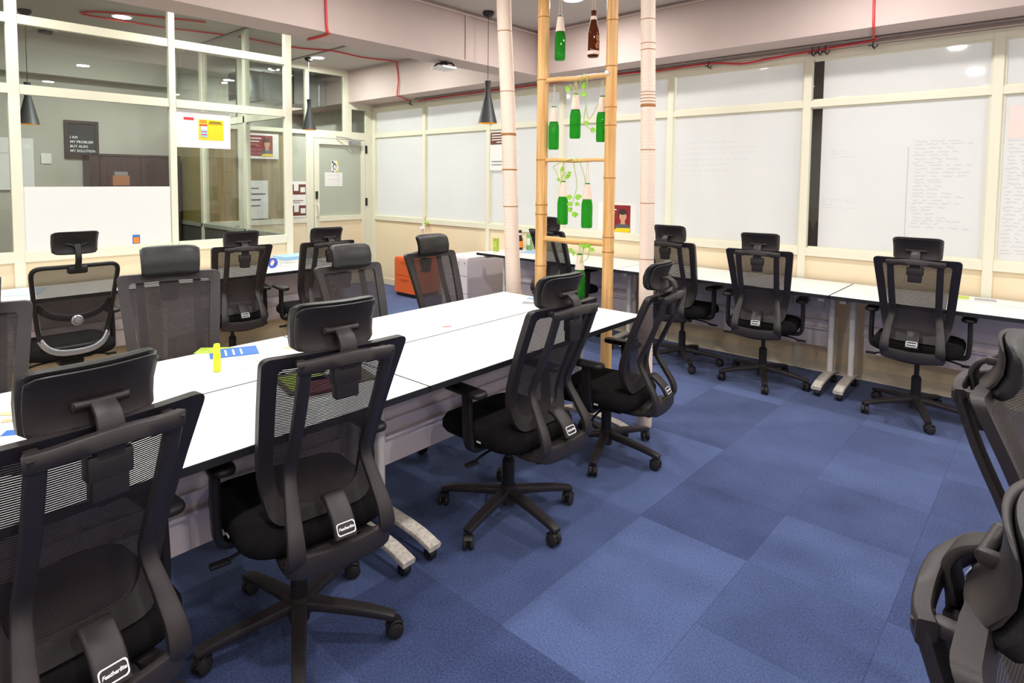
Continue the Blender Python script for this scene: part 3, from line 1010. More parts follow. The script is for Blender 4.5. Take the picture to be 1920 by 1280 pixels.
# ---- the odd chair with rounded frame and silver band
def odd_chair(x, y, face):
    root, U, Hh, b, colp, cas, sub = proto
    R = empty('office_chair', (x, y, 0), math.radians(face-90))
    for o in U:
        if o.name.split('.')[0] in ('seat', 'tilt_mechanism', 'lever', 'arm_post', 'armrest'):
            c = o.copy(); C.objects.link(c); c.parent = R; c.location = (0, 0, -0.05)
    b2 = b.copy(); C.objects.link(b2); b2.parent = R
    cas2 = []
    for o in cas:
        c = o.copy(); C.objects.link(c); c.parent = R; cas2.append(c)
        for g in sub[o]:
            d = g.copy(); C.objects.link(d); d.parent = c
    for o in colp:
        c = o.copy(); C.objects.link(c); c.parent = R
    set_base(b2, cas2, 0.5, 77)
    def Y(z): return -0.20-0.24*max(0, z-0.62)-0.12*max(0, 0.6-z)
    rp = rounded_poly([(-0.245, 1.03), (-0.20, 0.62), (-0.17, 0.49), (0.17, 0.49), (0.20, 0.62), (0.245, 1.03)], [0.06, 0.05, 0.09, 0.09, 0.05, 0.06])
    bm = new(); sweep(bm, [(p.x, Y(p.y)+0.3*p.x**2, p.y) for p in rp], rrect(0.016, 0.013, 0.008, 2), ref=(0, 1, 0), closed=True)
    obj('back_frame', bm, 'plastic', R, smooth=True, autosmooth=50)
    bm = new(); N = 12; grid = []
    for i in range(N+1):
        z = 0.52+0.5*i/N; wd = 0.17+0.06*(z-0.52)/0.5
        grid.append([bm.verts.new((wd*s, Y(z)+0.3*(wd*s)**2, z)) for s in [-1+k/4 for k in range(9)]])
    for i in range(N):
        for k in range(8): bm.faces.new((grid[i][k], grid[i][k+1], grid[i+1][k+1], grid[i+1][k]))
    obj('back_mesh', bm, 'mesh2', R, smooth=True)
    bm = new(); sweep(bm, catmull([(-0.205, -0.20, 0.78), (-0.13, -0.235, 0.715), (0, -0.255, 0.69), (0.13, -0.235, 0.715), (0.205, -0.20, 0.78)], 5), rrect(0.022, 0.006, 0.004, 2), ref=(0, 0, 1))
    obj('lumbar_band', bm, 'plastic', R, smooth=True, autosmooth=50)
    bm = new(); t = bmesh.new(); lathe(t, [(0, 0), (0.034, 0), (0.034, 0.008), (0.026, 0.014), (0.024, 0.010), (0.021, 0.010), (0.019, 0.022), (0.0, 0.026)], 24)
    merge(bm, t, Matrix.Translation((0, -0.262, 0.675)) @ Matrix.Rotation(PI/2, 4, 'X'))
    obj('lumbar_knob', bm, 'silver', R, smooth=True, autosmooth=40)
    bm = new(); sweep(bm, catmull([(-0.19, -0.20, 0.56), (-0.15, -0.225, 0.50), (-0.07, -0.24, 0.468), (0.07, -0.24, 0.468), (0.15, -0.225, 0.50), (0.19, -0.20, 0.56)], 5), rrect(0.020, 0.008, 0.006, 2), ref=(0, 0, 1))
    obj('silver_band', bm, 'silver', R, smooth=True, autosmooth=50)
    bm = new()
    sweep(bm, catmull([(0, -0.30, 0.99), (0, -0.335, 1.06), (0, -0.335, 1.11), (0, -0.31, 1.17)], 4), rrect(0.017, 0.012, 0.005, 2), ref=(1, 0, 0))
    box(bm, -0.055, 0.055, -0.325, -0.28, 0.985, 1.035, bev=0.01)
    for s in (-1, 1): tube(bm, catmull([(0, -0.325, 1.13), (s*0.02, -0.315, 1.165), (s*0.06, -0.30, 1.175)], 3), 0.009)
    obj('headrest_arm', bm, 'plastic', R, smooth=True, autosmooth=50)
    bm = head_section(new(), 0.128, 1.105, 1.255, -0.305, -0.262)
    obj('headrest_pad', bm, 'leather', R, smooth=True, autosmooth=60)
    tag(R, 'black mesh chair with rounded frame, silver lumbar knob and curved silver band', 'chair')
odd_chair(-4.84, 1.0, 181)

# ================================================================== DESKS
def sockets(par, x, y, z, n=2):
    for i in range(n):
        s = obj('socket', bx(x-0.04+i*0.1, x+0.04+i*0.1, y-0.012, y, z-0.04, z+0.04, bev=0.003), 'white', par)
        b = new()
        for dx, dz in ((-0.012, -0.008), (0.012, -0.008), (0, 0.012)): box(b, x+i*0.1+dx-0.003, x+i*0.1+dx+0.003, y-0.0135, y-0.0115, z+dz-0.004, z+dz+0.004)
        obj('socket_hole', b, 'black', s)
def make_desk(L, D, name='office_desk', TH=0.78):
    """local: user side at y=0 facing -y, back at y=D; x from 0..L"""
    R = empty(name)
    obj('desktop', bx(0.003, L-0.003, 0.003, D-0.003, TH-0.024, TH, bev=0.0015), 'desk', R)
    b = new()
    box(b, 0.001, L-0.001, 0.0, 0.003, TH-0.027, TH-0.0015); box(b, 0.0, 0.003, 0.0, D, TH-0.027, TH-0.0015); box(b, L-0.003, L, 0, D, TH-0.027, TH-0.0015)
    box(b, 0.003, L-0.003, 0.003, D-0.003, TH-0.028, TH-0.024)
    box(b, 0.001, L-0.001, D-0.003, D-0.0012, TH-0.027, TH-0.0015)
    obj('edge_band', b, 'edge', R)
    cy = min(0.42, D-0.14)
    for i, x in enumerate((0.07, L-0.07)):
        b = new()
        sweep(b, [(x, cy, 0.085), (x, cy, TH-0.03)], rrect(0.021, 0.03, 0.015, 3), ref=(1, 0, 0))
        box(b, x-0.02, x+0.02, 0.08, D-0.03, TH-0.062, TH-0.028)
        lg = obj('leg', b, 'legw', R, smooth=True, autosmooth=40)
        b = new()
        pth = catmull([(x, 0.04, 0.065), (x, 0.14, 0.088), (x, cy-0.12, 0.10), (x, cy+0.04, 0.098), (x, min(D-0.03, cy+0.12), 0.08)], 4)
        sweep(b, pth, rrect(0.033, 0.013, 0.008, 2), ref=(1, 0, 0))
        ft = obj('foot', b, 'footw', R, smooth=True, autosmooth=40)
        for yy in (0.075, min(D-0.06, cy+0.09)):
            b = new()
            t = bmesh.new(); lathe(t, [(0, -0.018), (0.022, -0.018), (0.027, -0.012), (0.027, 0.012), (0.022, 0.018), (0, 0.018)], 16)
            merge(b, t, Matrix.Translation((x+0.004, yy, 0.027)) @ Matrix.Rotation(PI/2, 4, 'Y'))
            box(b, x-0.008, x+0.016, yy-0.008, yy+0.008, 0.03, 0.075)
            obj('caster', b, 'black', ft, smooth=True, autosmooth=40)
    pyy = max(cy+0.05, D-0.11)
    pn = obj('modesty_panel', bx(0.11, L-0.11, pyy, pyy+0.016, 0.25, 0.40), 'panel', R)
    b = new(); box(b, 0.11, L-0.11, pyy-0.05, pyy+0.0, 0.40, 0.412); box(b, 0.11, L-0.11, pyy-0.02, pyy-0.008, 0.412, 0.47)
    box(b, 0.11, L-0.11, pyy, pyy+0.012, 0.40, 0.70)
    ct = obj('cable_tray', b, 'panel', R)
    for x in (0.22, L-0.34): 
        bb_ = obj('socket_box', bx(x-0.06, x+0.17, pyy-0.03, pyy, 0.56, 0.68, bev=0.004), 'panel', R)
        for i in range(2):
            b = new(); cx_ = x+i*0.11
            box(b, cx_-0.035, cx_+0.035, pyy-0.034, pyy-0.03, 0.585, 0.655)
            for dx, dz in ((-0.01, -0.008), (0.01, -0.008), (0, 0.012)): box(b, cx_+dx-0.003, cx_+dx+0.003, pyy-0.0352, pyy-0.034, 0.62+dz-0.004, 0.62+dz+0.004)
            obj('socket_plate', b, 'white', bb_)
    return R
def dup_tree(o, parent=None):
    c = o.copy(); C.objects.link(c); c.parent = parent
    for ch in kids(o): dup_tree(ch, c)
    return c
# central island, slightly rotated
TH0 = math.radians(1.35)
dT = Vector((-math.sin(TH0), math.cos(TH0), 0))   # away from camera along the table
dR = Vector((math.cos(TH0), math.sin(TH0), 0))
far_right = Vector((-1.826, 3.35, 0))
DL, DW = 1.775, 0.557
d0 = make_desk(DL, DW)
# right row: user side on +X.  local -y -> world +dR ; local x -> world +dT ;  rotation +90deg
cen = []
def put(o, origin, rz): o.location = origin; o.rotation_euler = (0, 0, rz)
put(d0, far_right-dT*DL, PI/2+TH0)
tag(d0, 'white topped office desk, front right of the central island, with its scuffed white feet showing', 'desk', 'desks of the central island')
d1 = dup_tree(d0); put(d1, far_right-dT*DL*2-dT*0.003, PI/2+TH0)
d1['label'] = 'white topped office desk, front left of the central island, behind the two nearest chairs'
fl_ = far_right-dR*2*DW-dR*0.005
d2 = dup_tree(d0); put(d2, fl_, -PI/2+TH0)
d2['label'] = 'white topped office desk, rear right of the central island, at the wrapped pole'
d3 = dup_tree(d0); put(d3, fl_-dT*(DL+0.003), -PI/2+TH0)
d3['label'] = 'white topped office desk, rear left of the central island, with the yellow highlighter on it'
# window wall row
WL, WD = 1.785, 0.72
w0_ = make_desk(WL, WD)
xs = [-4.765, -2.975, -1.185, 0.605]
labs = ['white topped desk under the windows, left end of the row, with sauce bottles on it', 'white topped desk under the windows, behind the bamboo ladder and right-hand wrapped pole', 'white topped desk under the windows, below the pane covered in handwriting', 'white topped desk under the windows, beyond the right edge of the photo']
for i, x in enumerate(xs):
    o = w0_ if i == 0 else dup_tree(w0_)
    put(o, (x, 4.905, 0), 0)
    tag(o, labs[i], 'desk', 'desks along the window wall')
# left row along the cabin partition: user side on +X
l0 = make_desk(1.78, 0.585)
for i, y in enumerate((1.72, -0.065)):
    o = l0 if i == 0 else dup_tree(l0)
    put(o, (-4.935, y, 0), PI/2)
    tag(o, ['white topped desk under the glass cabin, with the blue and white folders on it', 'white topped desk under the glass cabin, at the left edge of the photo'][i], 'desk', 'desks along the glass cabin')

# ================================================================== CABINETS
def cabinet(x0, x1, y0, y1, z1, m, label, ndr, lock=True, side_m=None):
    R = empty('drawer_cabinet', (x0, y0, 0))
    W, D = x1-x0, y1-y0
    obj('body', bx(0, W, 0.016, D, 0.05, z1), side_m or m, R)
    obj('plinth', bx(0.01, W-0.01, 0.03, D-0.01, 0.0, 0.05), 'black', R)
    hz = (z1-0.06)/ndr
    for i in range(ndr):
        dr_ = obj('drawer', bx(0.002, W-0.002, 0.0, 0.015, 0.055+i*hz, 0.055+(i+1)*hz-0.008, bev=0.001), m, R)
        zz = 0.055+(i+1)*hz-0.05
        b = new(); box(b, W*0.3, W*0.7, -0.012, -0.008, zz, zz+0.014); box(b, W*0.3, W*0.32, -0.01, 0, zz, zz+0.014); box(b, W*0.68, W*0.7, -0.01, 0, zz, zz+0.014)
        obj('handle', b, m, dr_)
    if lock:
        b = new(); cyl(b, (W-0.045, 0.0, z1-0.06), (W-0.045, -0.006, z1-0.06), 0.008, n=12)
        obj('lock', b, 'silver', R)
    tag(R, label, 'cabinet')
cabinet(-6.63, -6.2, 5.20, 5.64, 0.535, 'orange', 'low orange two-drawer cabinet under the window wall behind the chairs', 2)
cabinet(-5.42, -4.985, 4.98, 5.62, 0.685, 'panel', 'white drawer cabinet at the left end of the window desks', 3)

# ================================================================== CEILING LIGHTS
def downlight(x, y, label, power=LAMP_W, z=ZC, grp=None, em='led', col=(1.0, 0.965, 0.93)):
    R = empty('downlight', (x, y, z))
    b = new(); lathe(b, [(0.082, 0), (0.10, 0), (0.10, -0.006), (0.094, -0.012), (0.082, -0.012), (0.082, 0)], 32)
    obj('trim_ring', b, 'white', R, smooth=True, autosmooth=40)
    b = new(); lathe(b, [(0, -0.006), (0.082, -0.006), (0.082, -0.001), (0, -0.001)], 32)
    obj('led_disc', b, em, R)
    tag(R, label, 'light', grp)
    if power:
        l = bpy.data.lights.new('downlight_lamp', 'AREA')
        l.shape = 'DISK'; l.size = 0.16; l.energy = power; l.color = col
        lo = bpy.data.objects.new('downlight_lamp', l); C.objects.link(lo); lo.parent = R; lo.location = (0, 0, -0.02)
downlight(-7.18, 4.36, 'round white ceiling downlight above the frosted glass door', 34, col=(0.95, 1.0, 0.93))
downlight(-6.845, 1.96, 'round white ceiling downlight seen through the top of the glass cabin', 44, col=(0.95, 1.0, 0.95))
downlight(-8.95, 4.3, 'added ceiling downlight brightening the back room behind the frosted door', 40, col=(0.95, 1.0, 0.93))  # lamp added because the back room was too dark
downlight(-3.185, 4.48, 'round white ceiling downlight at the top edge of the photo beside the bamboo ladder')
k = 0
for x in (-3.1, -0.95, 1.2, 2.9):
    for y, yn in ((4.4, 'beside the window beam'), (2.4, 'over the middle'), (0.3, 'near the camera'), (-1.9, 'behind the camera')):
        if x == -3.1 and y == 4.4: continue
        if x == 2.9 and y in (2.4, -1.9): continue
        downlight(x, y, 'round ceiling downlight %s, %s' % (yn, {-3.1: 'over the central table', -0.95: 'over the aisle', 1.2: 'right of the camera', 2.9: 'at the right wall'}[x]), grp='main room downlights out of view')
for x, y, yn in ((-5.0, 2.4, 'behind the left beam over the middle left desk'), (-5.0, 0.4, 'behind the left beam, near end'), (-5.7, 4.35, 'behind the left beam, far end')):  # extra lamps added out of sight to brighten the left side
    downlight(x, y, 'added ceiling downlight ' + yn, grp='added left bay downlights hidden by the beam', col=(0.97, 1.0, 0.94))

# ================================================================== PENDANTS
def pendant(x, y, zb, label, zt=ZC, canopy=True):
    R = empty('pendant_lamp', (x, y, zt))
    h = 0.402
    s = zb-zt
    prof = [(0.093, 0), (0.0905, 0.004), (0.03, 0.262), (0.026, 0.29), (0.023, 0.33), (0.026, 0.372), (0.031, 0.402), (0.0, 0.405)]
    b = lathe(new(), [(r, z+s) for r, z in prof], 32)
    sh = obj('lamp_shade', b, 'pendant', R, smooth=True, autosmooth=50)
    b = lathe(new(), [(r, z+s) for r, z in [(0.0915, 0.0), (0.088, 0.004), (0.04, 0.2), (0.0, 0.21)]], 32)
    obj('shade_lining', b, 'gold', sh, smooth=True)
    b = lathe(new(), [(r, z+s) for r, z in [(0, 0.06), (0.022, 0.075), (0.028, 0.10), (0.02, 0.13), (0.012, 0.19), (0, 0.19)]], 16)
    obj('bulb', b, 'bulb', R, smooth=True)
    b = new(); cyl(b, (0, 0, s+0.40), (0, 0, -0.03), 0.003, n=6)
    obj('cord', b, 'black', R)
    b = lathe(new(), [(0, 0), (0.052, 0), (0.056, -0.012), (0.05, -0.03), (0.03, -0.05), (0.0, -0.052)], 24)
    obj('canopy', b, 'black', R, smooth=True, autosmooth=50)
    tag(R, label, 'lamp', 'black cone pendants')
pendant(-4.03, 4.29, 2.145, 'black cone pendant lamp with gold lining, hanging left of the wrapped poles')
pendant(-7.305, 4.30, 2.25, 'black cone pendant lamp in front of the frosted door, farther and smaller')
pendant(-7.30, 1.253, 2.107, 'dark cone pendant lamp inside the glass cabin at the left')

# ================================================================== CONDUITS AND SMALL FIXINGS
def pipe(name, pts, r, m, label, cat='pipe', n=8, sm=4):
    b = new(); tube(b, catmull(pts, sm) if sm else pts, r, n)
    o = obj(name, b, m, None, smooth=True, autosmooth=60); tag(o, label, cat)
    return o
pipe('conduit', [(-1.042, 5.2, 3.15), (-1.045, 5.2, 2.9), (-1.041, 5.195, 2.75), (-1.05, 5.25, 2.722), (-1.10, 5.5, 2.722), (-1.12, 5.575, 2.71), (-1.567, 5.59, 2.69), (-1.862, 5.595, 2.675), (-2.134, 5.6, 2.66), (-2.429, 5.6, 2.70), (-2.97, 5.6, 2.695), (-3.456, 5.6, 2.71), (-5.2, 5.6, 2.715), (-5.887, 5.6, 2.715), (-6.6, 5.6, 2.70)], 0.009, 'red', 'long red cable conduit running down the beam and along the top of the windows')
pipe('conduit', [(-6.80, 5.6, 2.712), (-6.57, 5.25, 2.722), (-6.563, 5.195, 2.74), (-6.54, 5.195, 2.934), (-6.574, 5.195, 3.13), (-6.57, 5.13, 3.18), (-6.69, 4.728, 3.185), (-6.63, 4.248, 3.185), (-6.72, 4.04, 3.185), (-6.81, 3.77, 3.185), (-6.75, 3.10, 3.185)], 0.009, 'red', 'red cable conduit across the left bay ceiling, then down the beam near the door')
pipe('conduit', [(-6.80, 2.95, 3.185), (-6.93, 2.5, 3.185), (-6.96, 2.41, 3.185), (-6.97, 2.1, 3.185), (-7.0, 1.66, 3.185), (-6.78, 1.74, 3.185), (-6.55, 2.2, 3.185), (-6.4, 2.6, 3.185)], 0.009, 'red', 'red cable conduit looped on the ceiling inside the glass cabin')
pipe('conduit', [(-4.165, 2.6, 3.15), (-4.165, 2.603, 2.97), (-4.165, 2.612, 2.76), (-4.175, 2.635, 2.725), (-4.27, 2.638, 2.722), (-4.38, 2.635, 2.722), (-4.47, 2.627, 2.722)], 0.010, 'red', 'short red conduit stub bent under the left ceiling beam')
pipe('conduit', [(-6.6, 5.54, 2.724), (-3.0, 5.54, 2.724), (0.5, 5.54, 2.724), (3.5, 5.54, 2.724)], 0.010, 'greyc', 'upper grey conduit under the beam above the windows', sm=0)
pipe('conduit', [(-6.6, 5.625, 2.700), (-3.0, 5.625, 2.70), (0.5, 5.625, 2.70), (3.5, 5.625, 2.70)], 0.009, 'pinkc', 'lower pale conduit just above the window frames', sm=0)
pipe('conduit', [(-4.165, -1.0, 3.17), (-4.165, 5.19, 3.17)], 0.012, 'pinkc', 'painted conduit in the corner between the left beam and the ceiling', sm=0)
pipe('conduit', [(-4.15, 5.2, 3.175), (3.4, 5.2, 3.175)], 0.011, 'pinkc', 'painted conduit in the corner between the window beam and the ceiling', sm=0)
pipe('conduit', [(-4.17, 3.97+0.16, 3.16), (-4.17, 4.13, 2.75)], 0.008, 'pinkc', 'thin painted conduit dropping down the left beam beside the pendant lamp', sm=0)
pipe('conduit', [(-4.14, 5.202, 3.15), (-4.14, 5.202, 2.75)], 0.008, 'pinkc', 'thin painted conduit in the corner where the two beams meet', sm=0)
for x, lab in ((-2.429, 'black twisted hanger clip above the windows left of the dark gap'), (-1.116, 'black hanger clip under the red conduit bend above the windows'), (-1.50, 'black triple hanger clip above the dark window gap'), (-6.75, 'dark hanger clip at the left end of the window conduits')):
    b = new()
    for dx in ((-0.05, 0, 0.05) if x == -1.50 else (0,)):
        box(b, x+dx-0.004, x+dx+0.004, 5.58, 5.65, 2.655, 2.66)
        box(b, x+dx-0.003, x+dx+0.003, 5.576, 5.584, 2.655, 2.72)
        tube(b, catmull([(x+dx-0.03, 5.58, 2.668), (x+dx-0.01, 5.57, 2.676), (x+dx, 5.575, 2.662), (x+dx+0.02, 5.57, 2.655), (x+dx+0.035, 5.58, 2.672)], 3), 0.004, 6)
    tag(obj('hanger_clip', b, 'black'), lab, 'clip')
# access point under the left beam
R = empty('access_point', (-4.36, 4.02, 2.734))
b = new(); box(b, -0.09, 0.09, -0.09, 0.09, -0.075, -0.05, bev=0.008); o = obj('housing', b, 'white', R)
b = new(); box(b, -0.025, 0.025, -0.025, 0.025, -0.05, 0.0)
for s in (-1, 1): 
    sweep(b, [(s*0.0, 0, -0.012), (s*0.075, s*0.03, -0.02), (s*0.1, s*0.04, -0.045)], rrect(0.008, 0.004, 0.002, 1))
obj('bracket', b, 'black', R)
tag(R, 'small square white wireless unit on a black bracket under the left beam', 'device')
# night light plugged at the sill, with white bulb holder
R = empty('plug_light', (-6.451, 5.64, 0.99))
b = new(); t = bmesh.new(); lathe(t, [(0, 0), (0.032, 0), (0.036, 0.012), (0.03, 0.03), (0, 0.034)], 20); merge(b, t, Matrix.Rotation(PI/2, 4, 'X')); obj('housing', b, 'limep', R, smooth=True, autosmooth=40)
b = new(); t = bmesh.new(); lathe(t, [(0, 0.03), (0.013, 0.032), (0.012, 0.038), (0, 0.04)], 16); merge(b, t, Matrix.Rotation(PI/2, 4, 'X')); obj('button', b, 'lightblue', R, smooth=True)
b = new(); tube(b, catmull([(-0.02, -0.01, 0.03), (-0.04, -0.01, 0.06), (-0.02, -0.005, 0.09)], 4), 0.003, 6); obj('cord', b, 'inkd', R)
tag(R, 'small round lime green plug light on the sill rail left of the desks', 'light')
b = new(); t = bmesh.new(); lathe(t, [(0, 0), (0.03, 0), (0.03, 0.02), (0.022, 0.05), (0, 0.055)], 16); merge(b, t, Matrix.Translation((-6.555, 5.66, 0.905)) @ Matrix.Rotation(PI/2, 4, 'X'))
tag(obj('bell_push', b, 'white', None, smooth=True, autosmooth=40), 'small white round fitting on the cream panel beside the lime plug light', 'fitting')

# ================================================================== POSTERS
def poster(name, plane, a0, a1, z0, z1, pos, m, label, cat='poster', th=0.002):
    """plane 'Y': faces -Y at y=pos, spans x a0..a1 ; plane 'X': faces +X at x=pos, spans y a0..a1.
    returns root and add(part, u0,u1,v0,v1, mat) with u,v in 0..1 from left/bottom as seen from the room"""
    if plane == 'Y': R = empty(name, (a0, pos, z0))
    else: R = empty(name, (pos, a0, z0))
    W, H = a1-a0, z1-z0
    lay = [0]
    def add(nm, u0, u1, v0, v1, mm, d=None):
        lay[0] += 1
        t0 = th*0.0+0.0006*lay[0] if nm != 'sheet' else 0
        t1 = t0+0.0006 if nm != 'sheet' else 0.0006
        if plane == 'Y': b = bx(u0*W, u1*W, -t1, -t0, v0*H, v1*H)
        else: b = bx(t0, t1, u0*W, u1*W, v0*H, v1*H)
        return obj(nm, b, mm, R)
    def txt(nm, body, u, v, size, mm, **k):
        lay[0] += 1
        t = 0.0006*lay[0]+0.001
        if plane == 'Y': return text_on(nm, body, size, mm, R, (u*W, -t, v*H), (1, 0, 0), (0, 0, 1), **k)
        return text_on(nm, body, size, mm, R, (t, u*W, v*H), (0, 1, 0), (0, 0, 1), **k)
    def poly(nm, pts, mm):
        lay[0] += 1
        t = 0.0006*lay[0]
        b = new()
        vs_ = [b.verts.new((p[0]*W, -t, p[1]*H) if plane == 'Y' else (t, p[0]*W, p[1]*H)) for p in pts]
        f = b.faces.new(vs_)
        r = bmesh.ops.extrude_face_region(b, geom=[f])
        for v in [e for e in r['geom'] if isinstance(e, bmesh.types.BMVert)]: v.co += Vector((0, -0.0005, 0)) if plane == 'Y' else Vector((0.0005, 0, 0))
        return obj(nm, b, mm, R)
    add('sheet', 0, 1, 0, 1, m)
    tag(R, label, cat)
    return R, add, txt, poly
def ell(cx, cy, rx, ry, n=18, a0=0, a1=2*PI):
    return [(cx+rx*math.cos(a0+(a1-a0)*i/n), cy+ry*math.sin(a0+(a1-a0)*i/n)) for i in range(n if a1-a0 > 6 else n+1)]
def portrait(poly, cx, base, s, asp):
    poly('printed_shirt', [(cx-0.24*s, base), (cx-0.2*s, base+0.22*s*asp), (cx-0.06*s, base+0.30*s*asp), (cx+0.08*s, base+0.30*s*asp), (cx+0.2*s, base+0.22*s*asp), (cx+0.22*s, base)], 'greyp')
    poly('printed_neck', [(cx-0.05*s, base+0.26*s*asp), (cx-0.05*s, base+0.42*s*asp), (cx+0.06*s, base+0.42*s*asp), (cx+0.07*s, base+0.26*s*asp)], 'skin')
    poly('printed_hair', ell(cx, base+0.58*s*asp, 0.125*s, 0.19*s*asp), 'hair')
    poly('printed_face', ell(cx+0.01*s, base+0.52*s*asp, 0.10*s, 0.165*s*asp), 'skin')
    poly('printed_fringe', ell(cx, base+0.64*s*asp, 0.10*s, 0.07*s*asp), 'hair')
# maroon poster on the window
R, add, txt, poly = poster('poster', 'Y', -3.66, -3.20, 1.03, 1.37, 5.679, 'paper', 'white bordered maroon poster with a person in grey, on the window behind the ladder')
add('maroon_field', 0.16, 0.86, 0.08, 0.92, 'maroon'); portrait(poly, 0.66, 0.08, 0.95, 1.0)
poly('yellow_strip', [(0.42, 0.08), (0.5, 0.2), (0.86, 0.22), (0.86, 0.08)], 'yellow')
add('text_bar', 0.2, 0.5, 0.76, 0.79, 'white'); add('text_bar', 0.2, 0.46, 0.66, 0.69, 'white'); add('text_bar', 0.2, 0.42, 0.56, 0.59, 'orangep')
# brown headed notice
R, add, txt, poly = poster('poster', 'Y', -5.262, -4.93, 1.72, 2.21, 5.648, 'paper', 'white notice with a brown header hung at the window mullion beside the left wrapped pole')
add('brown_header', 0.03, 1.0, 0.66, 0.97, 'posterbrown')
for i, (a, c_) in enumerate(((0.1, 0.9), (0.1, 0.75), (0.1, 0.85), (0.35, 0.7))): add('text_bar', a, c_, 0.9-i*0.065, 0.925-i*0.065, 'paper')
add('label_text', 0.1, 0.6, 0.14, 0.155, 'greyp'); add('label_text', 0.1, 0.8, 0.22, 0.235, 'greyp')
# brown box prints beside the door
R, add, txt, poly = poster('poster', 'X', 4.262, 4.5, 1.05, 1.56, DX+0.002, 'paper', 'white sheet with two brown box prints stuck left of the frosted door')
for v in (0.64, 0.06):
    add('brown_print', 0.03, 0.97, v, v+0.28, 'posterbrown'); add('white_window', 0.2, 0.5, v+0.1, v+0.29, 'paper'); add('white_window', 0.62, 0.93, v+0.06, v+0.2, 'paper')
add('text_bar', 0.1, 0.8, 0.47, 0.485, 'posterbrown'); add('text_bar', 0.1, 0.6, 0.42, 0.432, 'posterbrown')
# papers on the door
R, add, txt, poly = poster('notice_sheet', 'X', 4.815, 5.115, 1.49, 1.695, DX-0.018, 'paper', 'landscape white sheet taped on the frosted door glass', 'notice')
add('ruled_line', 0.12, 0.88, 0.8, 0.81, 'ink'); add('ruled_line', 0.12, 0.88, 0.5, 0.51, 'ink2'); add('ruled_line', 0.75, 0.76, 0.1, 0.85, 'ink2')
R, add, txt, poly = poster('notice_sheet', 'X', 4.925, 5.045, 1.70, 1.865, DX-0.018, 'paper', 'small sticker with a blue figure and yellow corner above the sheet on the door', 'notice')
poly('blue_figure', ell(0.45, 0.5, 0.25, 0.33), 'greyp'); poly('white_figure', ell(0.47, 0.45, 0.14, 0.2), 'white'); add('yellow_corner', 0.8, 1.0, 0.6, 1.0, 'yellow'); add('dark_mark', 0.05, 0.3, 0.8, 0.95, 'inkd'); add('dark_mark', 0.1, 0.3, 0.0, 0.1, 'inkd'); add('yellow_corner', 0.7, 0.9, 0.0, 0.2, 'yellow')
# maroon poster seen through cabin glass
R, add, txt, poly = poster('poster', 'X', 3.66, 4.09, 1.86, 2.195, DX+0.002, 'paper', 'maroon poster with a portrait and yellow label seen through the cabin glass')
add('maroon_field', 0.04, 0.8, 0.1, 0.92, 'maroon'); portrait(poly, 0.6, 0.1, 0.95, 1.0)
poly('yellow_strip', [(0.4, 0.1), (0.48, 0.2), (0.8, 0.2), (0.8, 0.1)], 'yellow')
add('text_bar', 0.08, 0.42, 0.78, 0.82, 'white'); add('text_bar', 0.08, 0.36, 0.66, 0.7, 'white'); add('text_bar', 0.08, 0.3, 0.55, 0.57, 'orangep')
# white quote sheet (letters are illegible in the photo: soft text bars)
R, add, txt, poly = poster('poster', 'X', 3.67, 3.93, 1.06, 1.57, DX+0.002, 'paper', 'tall cream quote sheet low on the glass, seen through the cabin', 'poster')
for i, (c_, hgt) in enumerate(((0.5, .03), (0.85, .035), (0.6, .035), (0.55, .03))): add('text_bar', 0.06, c_, 0.78-i*0.15, 0.78-i*0.15+hgt, 'greyp')
# yellow advert chart on the partition
R, add, txt, poly = poster('chart_board', 'X', 1.985, 2.46, 1.865, 2.19, PX-0.02, 'board', 'white board sheet at the top of the cabin pane with a yellow advert on it')
add('yellow_advert', 0.40, 0.87, 0.22, 0.78, 'yellow'); add('red_label', 0.14, 0.32, 0.74, 0.81, 'redp')
add('orange_logo', 0.42, 0.55, 0.68, 0.76, 'orangep'); add('red_bar', 0.42, 0.56, 0.6, 0.645, 'redp'); add('phone_print', 0.44, 0.56, 0.30, 0.6, 'lightblue'); add('phone_screen', 0.45, 0.55, 0.5, 0.59, 'white')
add('red_bar', 0.45, 0.55, 0.44, 0.46, 'redp'); add('red_bar', 0.45, 0.55, 0.36, 0.38, 'redp')
add('text_bar', 0.6, 0.82, 0.715, 0.735, 'inkd'); add('text_bar', 0.58, 0.84, 0.675, 0.69, 'inkd'); add('text_bar', 0.12, 0.4, 0.90, 0.91, 'ink')
# framed quote in the cabin
R, add, txt, poly = poster('framed_print', 'X', 1.79, 2.14, 1.82, 2.265, -8.49, 'brown', 'dark brown framed print with white lettering on the cabin back wall', 'picture')
add('print_sheet', 0.12, 0.88, 0.12, 0.9, 'inkd')
for i, s in enumerate(('I AM', 'MY PROBLEM', 'BUT ALSO', 'MY SOLUTION')): txt('lettering', s, 0.16, 0.53-i*0.12, 0.040, 'white', bold=0.0008)
for u0, u1, v0, v1 in ((0, 0.1, 0, 1), (0.9, 1, 0, 1), (0.1, 0.9, 0, 0.09), (0.1, 0.9, 0.92, 1)):
    W_, H_ = 0.35, 0.445
    obj('frame_bar', bx(0.0, 0.02, u0*W_, u1*W_, v0*H_, v1*H_), 'brown', R)
# cabin whiteboard + note
R, add, txt, poly = poster('white_board', 'X', 0.55, 1.49, 1.45, 2.03, -8.47, 'board', 'white board on the back wall of the glass cabin behind the hanging pendant', 'board')
add('note', 0.9, 0.97, 0.8, 0.9, 'paper'); add('text_bar', 0.2, 0.8, 0.7, 0.71, 'ink')
R, add, txt, poly = poster('notice_sheet', 'X', 1.56, 1.66, 1.75, 1.87, -8.488, 'paper', 'small pale sheet on the cabin back wall right of the whiteboard', 'notice')

